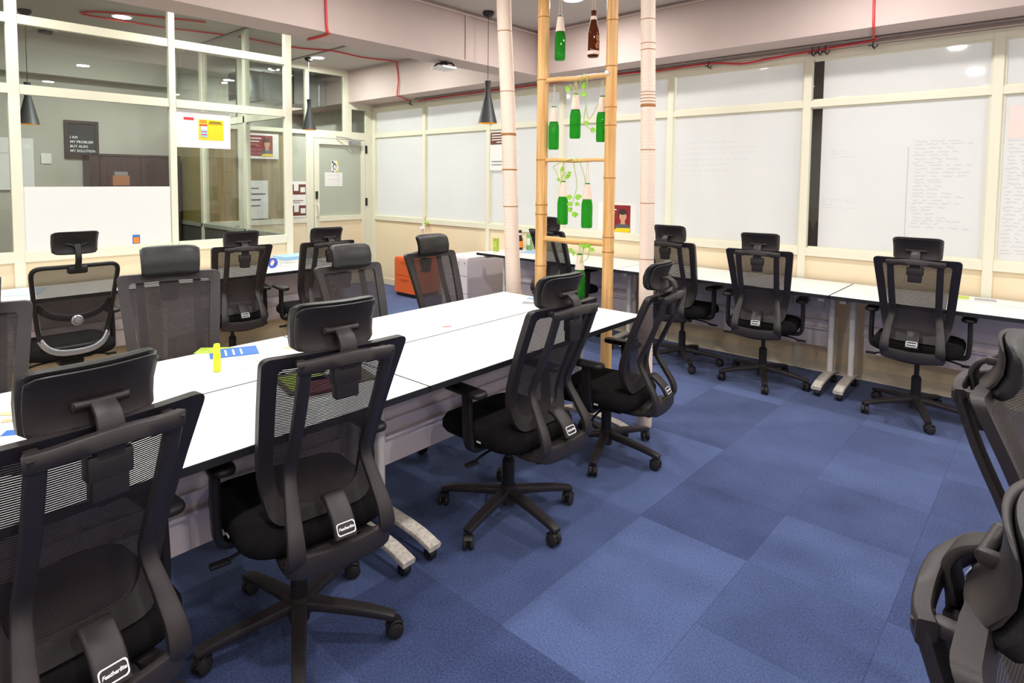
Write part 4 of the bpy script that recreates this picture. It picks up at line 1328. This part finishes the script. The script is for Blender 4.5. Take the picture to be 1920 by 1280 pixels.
# ---------------- cabin furniture
R = empty('sideboard_cupboard', (-8.46, 1.97, 0))
obj('body', bx(0, 0.26, 0.0, 1.0, 0.0, 1.86), 'brown', R)
obj('top_board', bx(0, 0.285, 0.08, 1.0, 1.85, 1.875), 'brown', R)
for y0, y1 in ((0.10, 0.53), (0.545, 0.98)):
    d = obj('cupboard_door', bx(0.26, 0.278, y0, y1, 1.0, 1.84), 'brown', R)
    obj('door_panel', bx(0.278, 0.284, y0+0.07, y1-0.07, 1.07, 1.77), 'brown', d)
tag(R, 'tall dark brown cupboard against the cabin back wall under the framed print', 'cupboard')
R = empty('book_box', (-8.12, 2.17, 1.5))
obj('box_body', bx(-0.055, 0.05, 0, 0.18, 0, 0.12, bev=0.004), mat('cardboard', 'A06A48', 0.8), R)
obj('box_lid', bx(-0.06, 0.052, 0.02, 0.16, 0.12, 0.165, bev=0.003), mat('grey_lid', '8A8084', 0.7), R)
tag(R, 'small brown box with grey lid in front of the cabin cupboard', 'box')
# shelf carrying the box
R = empty('shelf_unit', (-8.176, 2.1, 0)); obj('shelf_board', bx(0.0, 0.12, 0, 0.6, 1.485, 1.5), 'brown', R)
obj('shelf_bracket', bx(0.0, 0.02, 0.02, 0.06, 1.38, 1.485), 'brown', R)
tag(R, 'thin dark shelf on the cupboard face holding the small box', 'shelf')
R = empty('cabin_sofa', (-7.9, -0.9, 0))
obj('sofa_back', bx(-0.1, 0.12, 0, 1.7, 0.25, 1.45, bev=0.05), 'teal', R); obj('sofa_seat', bx(0.12, 0.8, 0, 1.7, 0.12, 0.45, bev=0.05), 'teal', R)
obj('sofa_leg', bx(0.0, 0.7, 0.1, 0.2, 0.0, 0.14), 'black', R)
tag(R, 'dark teal high-backed seat in the cabin at the far left edge', 'sofa')
# duct behind the door glass
R = empty('air_duct', (-8.6, 3.9, 2.72)); obj('duct_body', bx(-0.25, 0.25, 0, 1.30, 0.0, 0.40), 'metal', R)
b = new()
for y in (0.3, 0.75, 1.2): box(b, -0.26, 0.26, y-0.012, y+0.012, -0.01, 0.41)
obj('duct_flange', b, 'metal', R); b = new(); tube(b, [(0.27, 0.75, -0.02), (0.27, 0.75, 0.48)], 0.008); obj('duct_hanger', b, 'black', R)
tag(R, 'silver air duct behind the glass above the frosted door', 'duct')
R = empty('ceiling_unit', (-7.86, 1.52, ZC)); b = lathe(new(), [(0, 0), (0.12, 0), (0.13, -0.03), (0.1, -0.06), (0, -0.06)], 20); obj('unit_body', b, 'grey_wall', R, smooth=True, autosmooth=40)
b = lathe(new(), [(0.0, -0.06), (0.07, -0.062), (0.06, -0.09), (0, -0.095)], 20); obj('unit_base', b, 'black', R, smooth=True, autosmooth=40)
tag(R, 'round dark ceiling fitting inside the glass cabin', 'fitting')

# ================================================================== BAMBOO LADDER AND WRAPPED POLES
YL = 3.55
def pole_profile(z0, z1, r, nodes, rr, bulge=0.12):
    out = [(0, z0), (r, z0)]
    zs = sorted(nodes)
    for z in zs:
        if z0+0.03 < z < z1-0.03:
            out += [(r*0.99, z-0.03), (r*(1+bulge), z-0.008), (r*(1+bulge*0.5), z), (r*(1+bulge), z+0.006), (r*0.99, z+0.03)]
    out += [(r*0.97, z1), (0, z1)]
    return out
lad = empty('bamboo_ladder', (-2.5, YL, 0))
for s, x, nod in ((0, -2.781, (0.35, 0.62, 0.97, 1.35, 1.42, 1.75, 2.33, 2.78)), (1, -2.205, (0.3, 0.72, 1.12, 1.22, 1.62, 1.97, 2.09, 2.36, 2.66, 2.98))):
    b = lathe(new(), pole_profile(0, ZC, 0.0425 if s == 0 else 0.038, nod, None, 0.05), 20)
    o = obj('rail', b, 'bamboo', lad, smooth=True, loc=(x+2.5, 0, 0))
    b = new()
    for z in nod: 
        lathe(b, [(0.0425*1.055 if s == 0 else 0.038*1.055, z-0.004), (0.046 if s == 0 else 0.041, z), (0.0425*1.055 if s == 0 else 0.038*1.055, z+0.003)], 20)
    obj('rail_node', b, 'node', o, smooth=True)['kind'] = 'stuff'
for z0, z1, r in ((2.965, 2.96, 0.016), (2.325, 2.305, 0.0175), (1.745, 1.742, 0.015), (1.168, 1.172, 0.02), (0.58, 0.585, 0.018)):
    pth = [(-0.30, 0, z0)] + [(-0.30+0.61*t, 0.0, z0+(z1-z0)*t+0.004*math.sin(t*9)) for t in (0.25, 0.5, 0.75)] + [(0.31, 0, z1)]
    b = new(); tube(b, catmull(pth, 3), r, 12)
    obj('rung', b, 'rung', lad, smooth=True, autosmooth=50)
b = new(); t = bmesh.new(); bmesh.ops.create_icosphere(t, subdivisions=2, radius=0.016); merge(b, t, Matrix.Translation((-2.215+2.5+0.0, -0.042, 2.315)))
obj('glue_knob', b, 'white', lad, smooth=True)
tag(lad, 'upright bamboo ladder with bottles hung from its rungs, between the two wrapped poles', 'ladder')
def wrapped(pts, r, label, bands):
    R = empty('wrapped_pole', (pts[0][0], pts[0][1], 0))
    P = [Vector((p[0]-pts[0][0], p[1]-pts[0][1], p[2])) for p in pts]
    pth = catmull(P, 14)
    b = new()
    # spiral ridges of twine: scale varies along
    n = len(pth)
    sweep(b, pth, circ(r, 20), ref=(0, 1, 0), scales=[1+0.018*random.uniform(-1, 1) for i in range(n)])
    pole = obj('twine_wrap', b, 'twine', R, smooth=True)
    # twine turns as rings
    b = new()
    zt = pts[-1][2]
    def at(z):
        for p, q in zip(pth, pth[1:]):
            if min(p.z, q.z) <= z <= max(p.z, q.z): return p+(q-p)*((z-p.z)/((q.z-p.z) or 1))
        return pth[-1]
    z = 0.05
    while z < zt-0.02:
        c = at(z)
        lathe(b, [(r*0.99, -0.009), (r*1.022, 0.0), (r*0.99, 0.009)], 18, c=(c.x, c.y, c.z))
        z += 0.022
    o = obj('twine_turns', b, 'twine', R, smooth=True); o['kind'] = 'stuff'
    for z, h in bands:
        c = at(z)
        b = lathe(new(), [(r*0.98, -h/2), (r*1.035, -h/2*0.8), (r*1.035, h/2*0.8), (r*0.98, h/2)], 20, c=(c.x, c.y, c.z))
        obj('bare_band', b, 'node', R, smooth=True)
    tag(R, label, 'pole', 'wrapped poles beside the ladder')
wrapped([(-2.98, 3.50, 0), (-3.00, 3.50, 0.7), (-3.06, 3.52, 1.45), (-3.12, 3.55, 2.15), (-3.165, 3.55, 2.8), (-3.18, 3.55, ZC)], 0.056, 'left twine-wrapped pole, leaning slightly, at the far end of the central table', [(1.40, 0.008), (1.68, 0.012), (1.95, 0.022), (2.28, 0.006), (2.74, 0.008)])
wrapped([(-1.905, 3.55, 0), (-1.912, 3.55, 0.56), (-1.925, 3.55, 1.735), (-1.945, 3.55, 2.6), (-1.957, 3.55, ZC)], 0.0455, 'right twine-wrapped pole with brown bands, standing right of the bamboo ladder', [(1.10, 0.005), (1.46, 0.005), (1.80, 0.005), (2.08, 0.022), (2.105, 0.005), (2.125, 0.005), (2.145, 0.005), (2.165, 0.005), (2.43, 0.006), (2.47, 0.005), (2.62, 0.005)])

# ---- bottles
BP = [(0.0, 0.0), (0.026, 0.0), (0.0305, 0.006), (0.031, 0.02), (0.031, 0.125), (0.028, 0.145), (0.018, 0.178), (0.0135, 0.20), (0.0125, 0.235), (0.0145, 0.238), (0.0145, 0.248), (0.012, 0.25), (0.0, 0.25)]
def bottle(x, z, ztop, label, m='green', dy=0.0, plant=None, sc=1.25):
    R = empty('hanging_bottle', (x, YL-0.0+dy, z))
    b = lathe(new(), [(r*sc, h*sc) for r, h in BP], 24)
    obj('glass_bottle', b, m, R, smooth=True, autosmooth=60)
    b = new()
    if m == 'green':
        prof = []
        zz = 0.160*sc
        while zz < 0.242*sc:
            t = (zz/sc-0.160)/0.082
            rr = (0.0265*(1-t)+0.0155*t)*sc
            prof += [(rr, zz), (rr+0.0022, zz+0.002), (rr, zz+0.004)]
            zz += 0.005
        b = lathe(new(), prof, 20)
        obj('twine_collar', b, 'twine', R, smooth=True)
    else:
        lathe(b, [(0.0400, 0.0150), (0.0432, 0.0225), (0.0432, 0.0325), (0.0400, 0.0400)], 20)
        lathe(b, [(0.0165, 0.2500), (0.0216, 0.2562), (0.0216, 0.2687), (0.0165, 0.2750)], 20)
        for a in (0.4, 2.2, 4.2): tube(b, [(0.041*math.cos(a), 0.041*math.sin(a), 0.03), (0.041*math.cos(a), 0.041*math.sin(a), 0.16), (0.02*math.cos(a), 0.02*math.sin(a), 0.262)], 0.002, 6)
        obj('twine_cage', b, 'twine', R, smooth=True)
        b = new()
        for i in range(7):
            t = bmesh.new(); bmesh.ops.create_icosphere(t, subdivisions=1, radius=0.012)
            merge(b, t, Matrix.Translation((0.046+random.uniform(-.006, .006), -0.01+random.uniform(-.01, .01), 0.06+i*0.012)))
        obj('dried_flower', b, 'brownstem', R, smooth=True)
    b = new()
    for s in (-1, 1):
        tube(b, catmull([(s*0.014, 0, 0.225*sc), (s*0.009, 0, 0.225*sc+(ztop-z-0.23*sc)*0.5), (s*0.004, 0, ztop-z)], 4), 0.0022, 6)
    obj('hanging_cord', b, 'cord', R, smooth=True)
    tag(R, label, 'bottle', 'bottles hung on the bamboo ladder')
    return R
bottle(-2.632, 2.455, 2.95, 'green glass bottle hanging highest, at the top left of the ladder')
bottle(-2.353, 2.42+0.02, 2.95, 'brown glass bottle in a twine cage with dried flowers, top right of the ladder', 'amber')
bottle(-2.700, 1.825, 2.30, 'green bottle hanging against the left rail, left of the three in the middle tier', dy=0.03)
bottle(-2.491, 1.895, 2.30, 'green bottle in the centre of the middle tier, hung a little higher')
bottle(-2.292, 1.865, 2.29, 'green bottle hanging against the right rail, right of the three in the middle tier', dy=0.03)
bottle(-2.588, 1.285, 1.73, 'green bottle on the left of the lower pair, vine cuttings in its neck')
bottle(-2.381, 1.272, 1.73, 'green bottle on the right of the lower pair, close to the right rail')
bottle(-2.433, 0.775, 1.155, 'green bottle with small leafy sprigs hanging lowest, seen above the table end')

# ---- vines
def leaf(bm, p, d, s):
    d = Vector(d).normalized(); side = d.cross(Vector((0, -1, 0.2))).normalized()
    nn = d.cross(side)
    c = Vector(p)
    pts = [c, c+d*s*0.35+side*s*0.42, c+d*s*0.75+side*s*0.3, c+d*s*1.15, c+d*s*0.75-side*s*0.3, c+d*s*0.35-side*s*0.42]
    mid = c+d*s*0.6+nn*s*0.12
    V = [bm.verts.new(q) for q in pts]; mv = bm.verts.new(mid)
    for i in range(6): bm.faces.new((V[i], V[(i+1) % 6], mv))
def vine(name, paths, leaves, label, m='stem'):
    R = empty('vine_cutting', paths[0][0])
    o0 = Vector(paths[0][0])
    b = new()
    for p in paths: tube(b, catmull([Vector(q)-o0 for q in p], 5), 0.0028, 6)
    obj('stem', b, m, R, smooth=True)
    for (p, d, s) in leaves:
        b = new(); leaf(b, Vector(p)-o0, d, s)
        obj('leaf', b, 'leaf', R, smooth=True)
    tag(R, label, 'plant', 'vine cuttings in the hanging bottles')
y = YL-0.02
vine('v', [[(-2.491, y, 2.15), (-2.50, y, 2.24), (-2.53, y, 2.27)], [(-2.491, y, 2.15), (-2.47, y, 2.23), (-2.44, y, 2.24)]], [((-2.53, y, 2.22), (-0.6, 0, 0.8), 0.05), ((-2.44, y, 2.20), (1, 0, -0.2), 0.05), ((-2.42, y, 2.23), (0.3, 0, 1), 0.045)], 'two-leaved sprig at the neck of the central middle-tier bottle')
vine('v', [[(-2.292, y, 2.12), (-2.35, y-0.02, 2.02), (-2.38, y-0.02, 2.15), (-2.37, y-0.02, 2.28), (-2.40, y-0.02, 2.33), (-2.43, y-0.02, 2.26)], [(-2.38, y-0.02, 2.1), (-2.39, y-0.02, 2.0), (-2.34, y-0.02, 1.95), (-2.30, y-0.03, 1.92)]], [((-2.35, y-0.02, 1.98), (-1, 0, 0.5), 0.045), ((-2.34, y-0.02, 1.95), (1, 0, -0.3), 0.045)], 'long looping vine stem hanging beside the right middle-tier bottle')
vine('v', [[(-2.588, y, 1.54), (-2.60, y, 1.60), (-2.64, y, 1.67), (-2.66, y, 1.70), (-2.58, y, 1.735), (-2.50, y, 1.75)], [(-2.588, y, 1.54), (-2.585, y, 1.62), (-2.55, y, 1.66)], [(-2.588, y, 1.54), (-2.59, y, 1.62), (-2.60, y, 1.68)]], [((-2.56, y, 1.62), (1, 0, 0.3), 0.05), ((-2.585, y, 1.66), (0.2, 0, 1), 0.04), ((-2.54, y, 1.655), (1, 0, -0.1), 0.035), ((-2.60, y, 1.6), (-1, 0, 0.4), 0.03)], 'crooked brownish vine cutting above the left lower bottle')
vine('v', [[(-2.50, y, 1.76), (-2.47, y, 1.66), (-2.455, y, 1.56), (-2.48, y, 1.47), (-2.50, y, 1.40)], [(-2.381, y, 1.52), (-2.39, y, 1.62), (-2.43, y, 1.72), (-2.47, y, 1.765)]], [((-2.47, y, 1.48), (1, 0, 0.2), 0.055), ((-2.49, y, 1.48), (-1, 0, 0.1), 0.05), ((-2.47, y, 1.44), (1, 0, -0.2), 0.04), ((-2.49, y, 1.44), (-1, 0, -0.2), 0.045), ((-2.49, y, 1.38), (-0.8, 0, 0.6), 0.045), ((-2.49, y, 1.38), (0.6, 0, -0.7), 0.045), ((-2.48, y, 1.36), (1, 0, 0.1), 0.04)], 'leafy vine dangling between the two lower bottles')
vine('v', [[(-2.433, y, 1.02), (-2.44, y, 1.07), (-2.48, y, 1.11)], [(-2.433, y, 1.02), (-2.40, y, 1.06), (-2.39, y, 1.15)], [(-2.433, y, 1.02), (-2.36, y, 1.06), (-2.34, y, 1.14)]], [((-2.48, y, 1.10), (-1, 0, 0.4), 0.04), ((-2.48, y, 1.10), (0.3, 0, -1), 0.03), ((-2.39, y, 1.14), (-0.6, 0, 0.6), 0.045), ((-2.39, y, 1.14), (0.9, 0, 0.4), 0.04), ((-2.34, y, 1.13), (-0.3, 0, 1), 0.045), ((-2.34, y, 1.13), (1, 0, -0.2), 0.04), ((-2.39, y, 1.15), (0.0, 0, -1), 0.03)], 'sprig of three small stems in the lowest bottle')

# ================================================================== THINGS ON THE DESKS
TZ = 0.781
def sheet(name, cx, cy, w, h, rz, m, label, cat, th=0.0012, z=TZ, curl=0.0, group=None, extra=None):
    R = empty(name, (cx, cy, z), math.radians(rz))
    b = new()
    n = 6
    top = []; bot = []
    for i in range(n+1):
        u = -w/2+w*i/n
        c = curl*(2*abs(i/n-0.5))**2
        top.append([b.verts.new((u, v, c+th)) for v in (-h/2, h/2)]); bot.append([b.verts.new((u, v, c)) for v in (-h/2, h/2)])
    for i in range(n):
        b.faces.new((top[i][0], top[i+1][0], top[i+1][1], top[i][1])); b.faces.new((bot[i][0], bot[i][1], bot[i+1][1], bot[i+1][0]))
        b.faces.new((top[i][0], bot[i][0], bot[i+1][0], top[i+1][0])); b.faces.new((top[i][1], top[i+1][1], bot[i+1][1], bot[i][1]))
    b.faces.new((top[0][0], top[0][1], bot[0][1], bot[0][0])); b.faces.new((top[n][0], bot[n][0], bot[n][1], top[n][1]))
    obj('cover', b, m, R)
    for nm, u0, u1, v0, v1, mm in (extra or []):
        zc = curl*(2*abs(((u0+u1)/2+0.5)-0.5))**2
        obj(nm, bx(u0*w, u1*w, v0*h, v1*h, th+zc, th+zc+0.0006), mm, R)
    tag(R, label, cat, group)
    return R
sheet('brochure', -2.79, 1.235, 0.21, 0.15, 70, 'bluep', 'blue brochure with white lines lying by the highlighter', 'brochure', extra=[('text_line', -0.35+i*0.16, -0.33+i*0.16+0.02, -0.35, 0.3, 'white') for i in range(4)]+[('lime_corner', -0.5, -0.36, 0.1, 0.5, 'limep')])
sheet('brochure', -2.885, 1.185, 0.16, 0.1, 50, 'limep', 'lime green leaflet partly under the blue brochure', 'leaflet', z=0.7803, th=0.0006)
R = empty('highlighter_pen', (-2.56, 1.06, TZ))
b = lathe(new(), [(0, 0), (0.014, 0), (0.0155, 0.004), (0.0155, 0.075), (0.013, 0.08), (0.0, 0.08)], 20); obj('pen_body', b, 'highl', R, smooth=True, autosmooth=40)
b = lathe(new(), [(0.0, 0.08), (0.0135, 0.08), (0.0135, 0.112), (0.011, 0.118), (0.0, 0.118)], 20); obj('pen_cap', b, mat('lime_cap', 'E6F03C', 0.3), R, smooth=True, autosmooth=40)
tag(R, 'yellow-green highlighter standing upright on the central table', 'pen')
sheet('sticky_note', -2.545, 1.165, 0.05, 0.04, 20, mat('pale_peach', 'F6E2CC', 0.7), 'pale peach sticky note right of the highlighter', 'note')
sheet('magazine', -2.60, 1.55, 0.24, 0.17, 15, mat('pale_yellow_cover', 'EFE3A8', 0.4), 'pale yellow magazine behind the second chair headrest', 'magazine', th=0.004, extra=[('green_strip', 0.2, 0.45, -0.5, 0.5, 'greenp'), ('white_block', -0.4, 0.1, -0.3, 0.3, 'paper')])
sheet('magazine', -2.16, 1.33, 0.36, 0.25, 78, mat('dark_cover', '6A5A3C', 0.4), 'dark open magazine seen through the mesh of the second chair', 'magazine', th=0.006, extra=[('picture_block', -0.45, 0.0, -0.4, 0.4, 'limep'), ('white_block', 0.05, 0.4, -0.1, 0.4, 'paper'), ('dark_block', -0.3, 0.2, -0.2, 0.1, 'inkd')])
sheet('notebook', -2.06, 1.27, 0.17, 0.12, 82, mat('wine_red', '7C1620', 0.5), 'wine red notebook on the dark magazine behind the second chair', 'notebook', z=0.7885, th=0.006)
sheet('leaflet', -2.33, 0.36, 0.22, 0.16, 60, 'paper', 'white leaflet with blue print at the left edge of the central table', 'leaflet', z=0.7885, extra=[('blue_print', -0.3, 0.3, 0.0, 0.3, 'bluep')])
sheet('leaflet', -2.24, 0.40, 0.30, 0.21, 55, 'greenp', 'green leaflet with yellow print under the near chair headrest', 'leaflet', z=0.7845, th=0.002, extra=[('yellow_print', -0.4, 0.0, 0.2, 0.4, 'yellow'), ('white_print', -0.3, 0.1, -0.2, 0.0, 'paper')])
sheet('leaflet', -2.18, 0.28, 0.25, 0.18, 48, 'inkd', 'black and green leaflet lowest of the pile at the left of the central table', 'leaflet', th=0.002)
sheet('tan_scrap', -2.60, 0.36, 0.06, 0.03, 40, mat('tan_paper', 'E3C79D', 0.7), 'tan paper scrap at the far left of the central table', 'paper')
sheet('tan_scrap', -2.52, 0.37, 0.08, 0.03, 70, mat('tan_paper2', 'D9B98F', 0.7), 'darker tan paper scrap nearer the front chair headrest', 'paper')
sheet('red_scrap', -2.45, 2.29, 0.05, 0.02, 60, mat('pink_red', 'E88A86', 0.7), 'tiny red mark of paper in the middle of the central table', 'paper')
sheet('grey_card', -2.545, 3.13, 0.09, 0.06, 30, mat('grey_card', '9EA0A6', 0.5), 'small grey card at the far end of the central table', 'card')
sheet('blue_cloth', -2.62, 3.26, 0.07, 0.05, 10, 'lightblue', 'small light blue scrap at the far end of the central table', 'paper')
sheet('paper_slip', -2.86, 3.25, 0.13, 0.06, 5, 'paper', 'white paper slip at the foot of the left wrapped pole', 'paper')
# window desk
sheet('notepad', -0.41, 5.50, 0.30, 0.2, 5, 'paper', 'white printed pad on the window desk right of the rightmost chair', 'pad', th=0.002, extra=[('lime_block', -0.45, -0.1, -0.3, 0.4, 'limep'), ('grey_block', 0.0, 0.4, -0.3, 0.3, 'ink')])
sheet('paper_sheet', -0.10, 5.42, 0.30, 0.2, -8, 'paper', 'loose white sheet on the window desk at the right edge', 'paper', th=0.001)
sheet('small_cap', -1.72, 5.5, 0.04, 0.025, 5, mat('rusty', 'B98A6A', 0.6), 'tiny brown scrap on the window desk between the middle chairs', 'paper')
sheet('paper_sheet', -4.35, 5.40, 0.22, 0.3, 20, 'lightblue', 'pale blue paper on the left end of the window desks beside the sauce bottle', 'paper')
R = empty('sauce_bottle', (-4.60, 5.47, TZ))
b = lathe(new(), [(0, 0), (0.033, 0), (0.036, 0.006), (0.036, 0.12), (0.028, 0.15), (0.017, 0.18), (0.016, 0.2), (0, 0.2)], 20); obj('bottle_body', b, mat('dark_sauce', '2B1710', 0.15, spec=0.6), R, smooth=True, autosmooth=50)
b = lathe(new(), [(0.0368, 0.03), (0.0368, 0.105)], 20); obj('bottle_label', b, 'orangep', R, smooth=True)
b = lathe(new(), [(0, 0.2), (0.02, 0.2), (0.02, 0.232), (0, 0.232)], 16); obj('bottle_cap', b, 'black', R, smooth=True, autosmooth=40)
b = lathe(new(), [(0.0172, 0.165), (0.0195, 0.165), (0.0175, 0.198)], 16); obj('neck_label', b, 'paper', R, smooth=True)
tag(R, 'dark sauce bottle with an orange label on the left end of the window desks', 'bottle')
for (x, y_, s, lab, hh) in ((-4.52, 5.55, 1, 'green and white carton right of the sauce bottle', 0.185), (-4.69, 5.15, 2, 'slim green and yellow pack left of the wrapped pole on the window desk', 0.15)):
    R = empty('drink_carton', (x, y_, TZ))
    obj('carton_body', bx(-0.03, 0.03, -0.02, 0.02, 0, hh, bev=0.003), mat('carton_green%d' % s, '7DB46A' if s == 1 else 'A9B84A', 0.4), R)
    obj('carton_label', bx(-0.024, 0.024, -0.0215, -0.02, hh*0.3, hh*0.75), 'paper' if s == 1 else 'limep', R)
    tag(R, lab, 'carton')
# left desk folders
for i, (dz_, w_, m_, rz_, lab) in enumerate(((0, 0.3, 'paper', 88, 'white paper stack lowest on the left desk by the door'), (0.03, 0.28, 'board', 84, 'white folder in the middle of the stack on the left desk'), (0.06, 0.27, 'lightblue', 92, 'light blue folder on top of the stack on the left desk'))):
    sheet('document_folder', -5.30, 2.92, w_, 0.21, rz_, m_, lab, 'folder', th=0.028, z=TZ+dz_, group='folders stacked on the left desk')
R = empty('tape_roll', (-5.22, 2.68, TZ)); b = new(); t = bmesh.new(); lathe(t, [(0.03, -0.02), (0.045, -0.02), (0.045, 0.02), (0.03, 0.02), (0.03, -0.02)], 20); merge(b, t, Matrix.Translation((0, 0, 0.045)) @ Matrix.Rotation(PI/2, 4, 'Y'))
obj('roll', b, mat('blue_tape', '3B57C9', 0.3), R, smooth=True, autosmooth=40)
tag(R, 'blue roll beside the folder stack on the left desk', 'tape')
sheet('leaflet', -5.30, 0.86, 0.21, 0.3, 70, mat('pale_blue_print', 'C9DDF0', 0.5), 'pale blue leaflet on the left wall desk at the edge of the photo', 'leaflet')
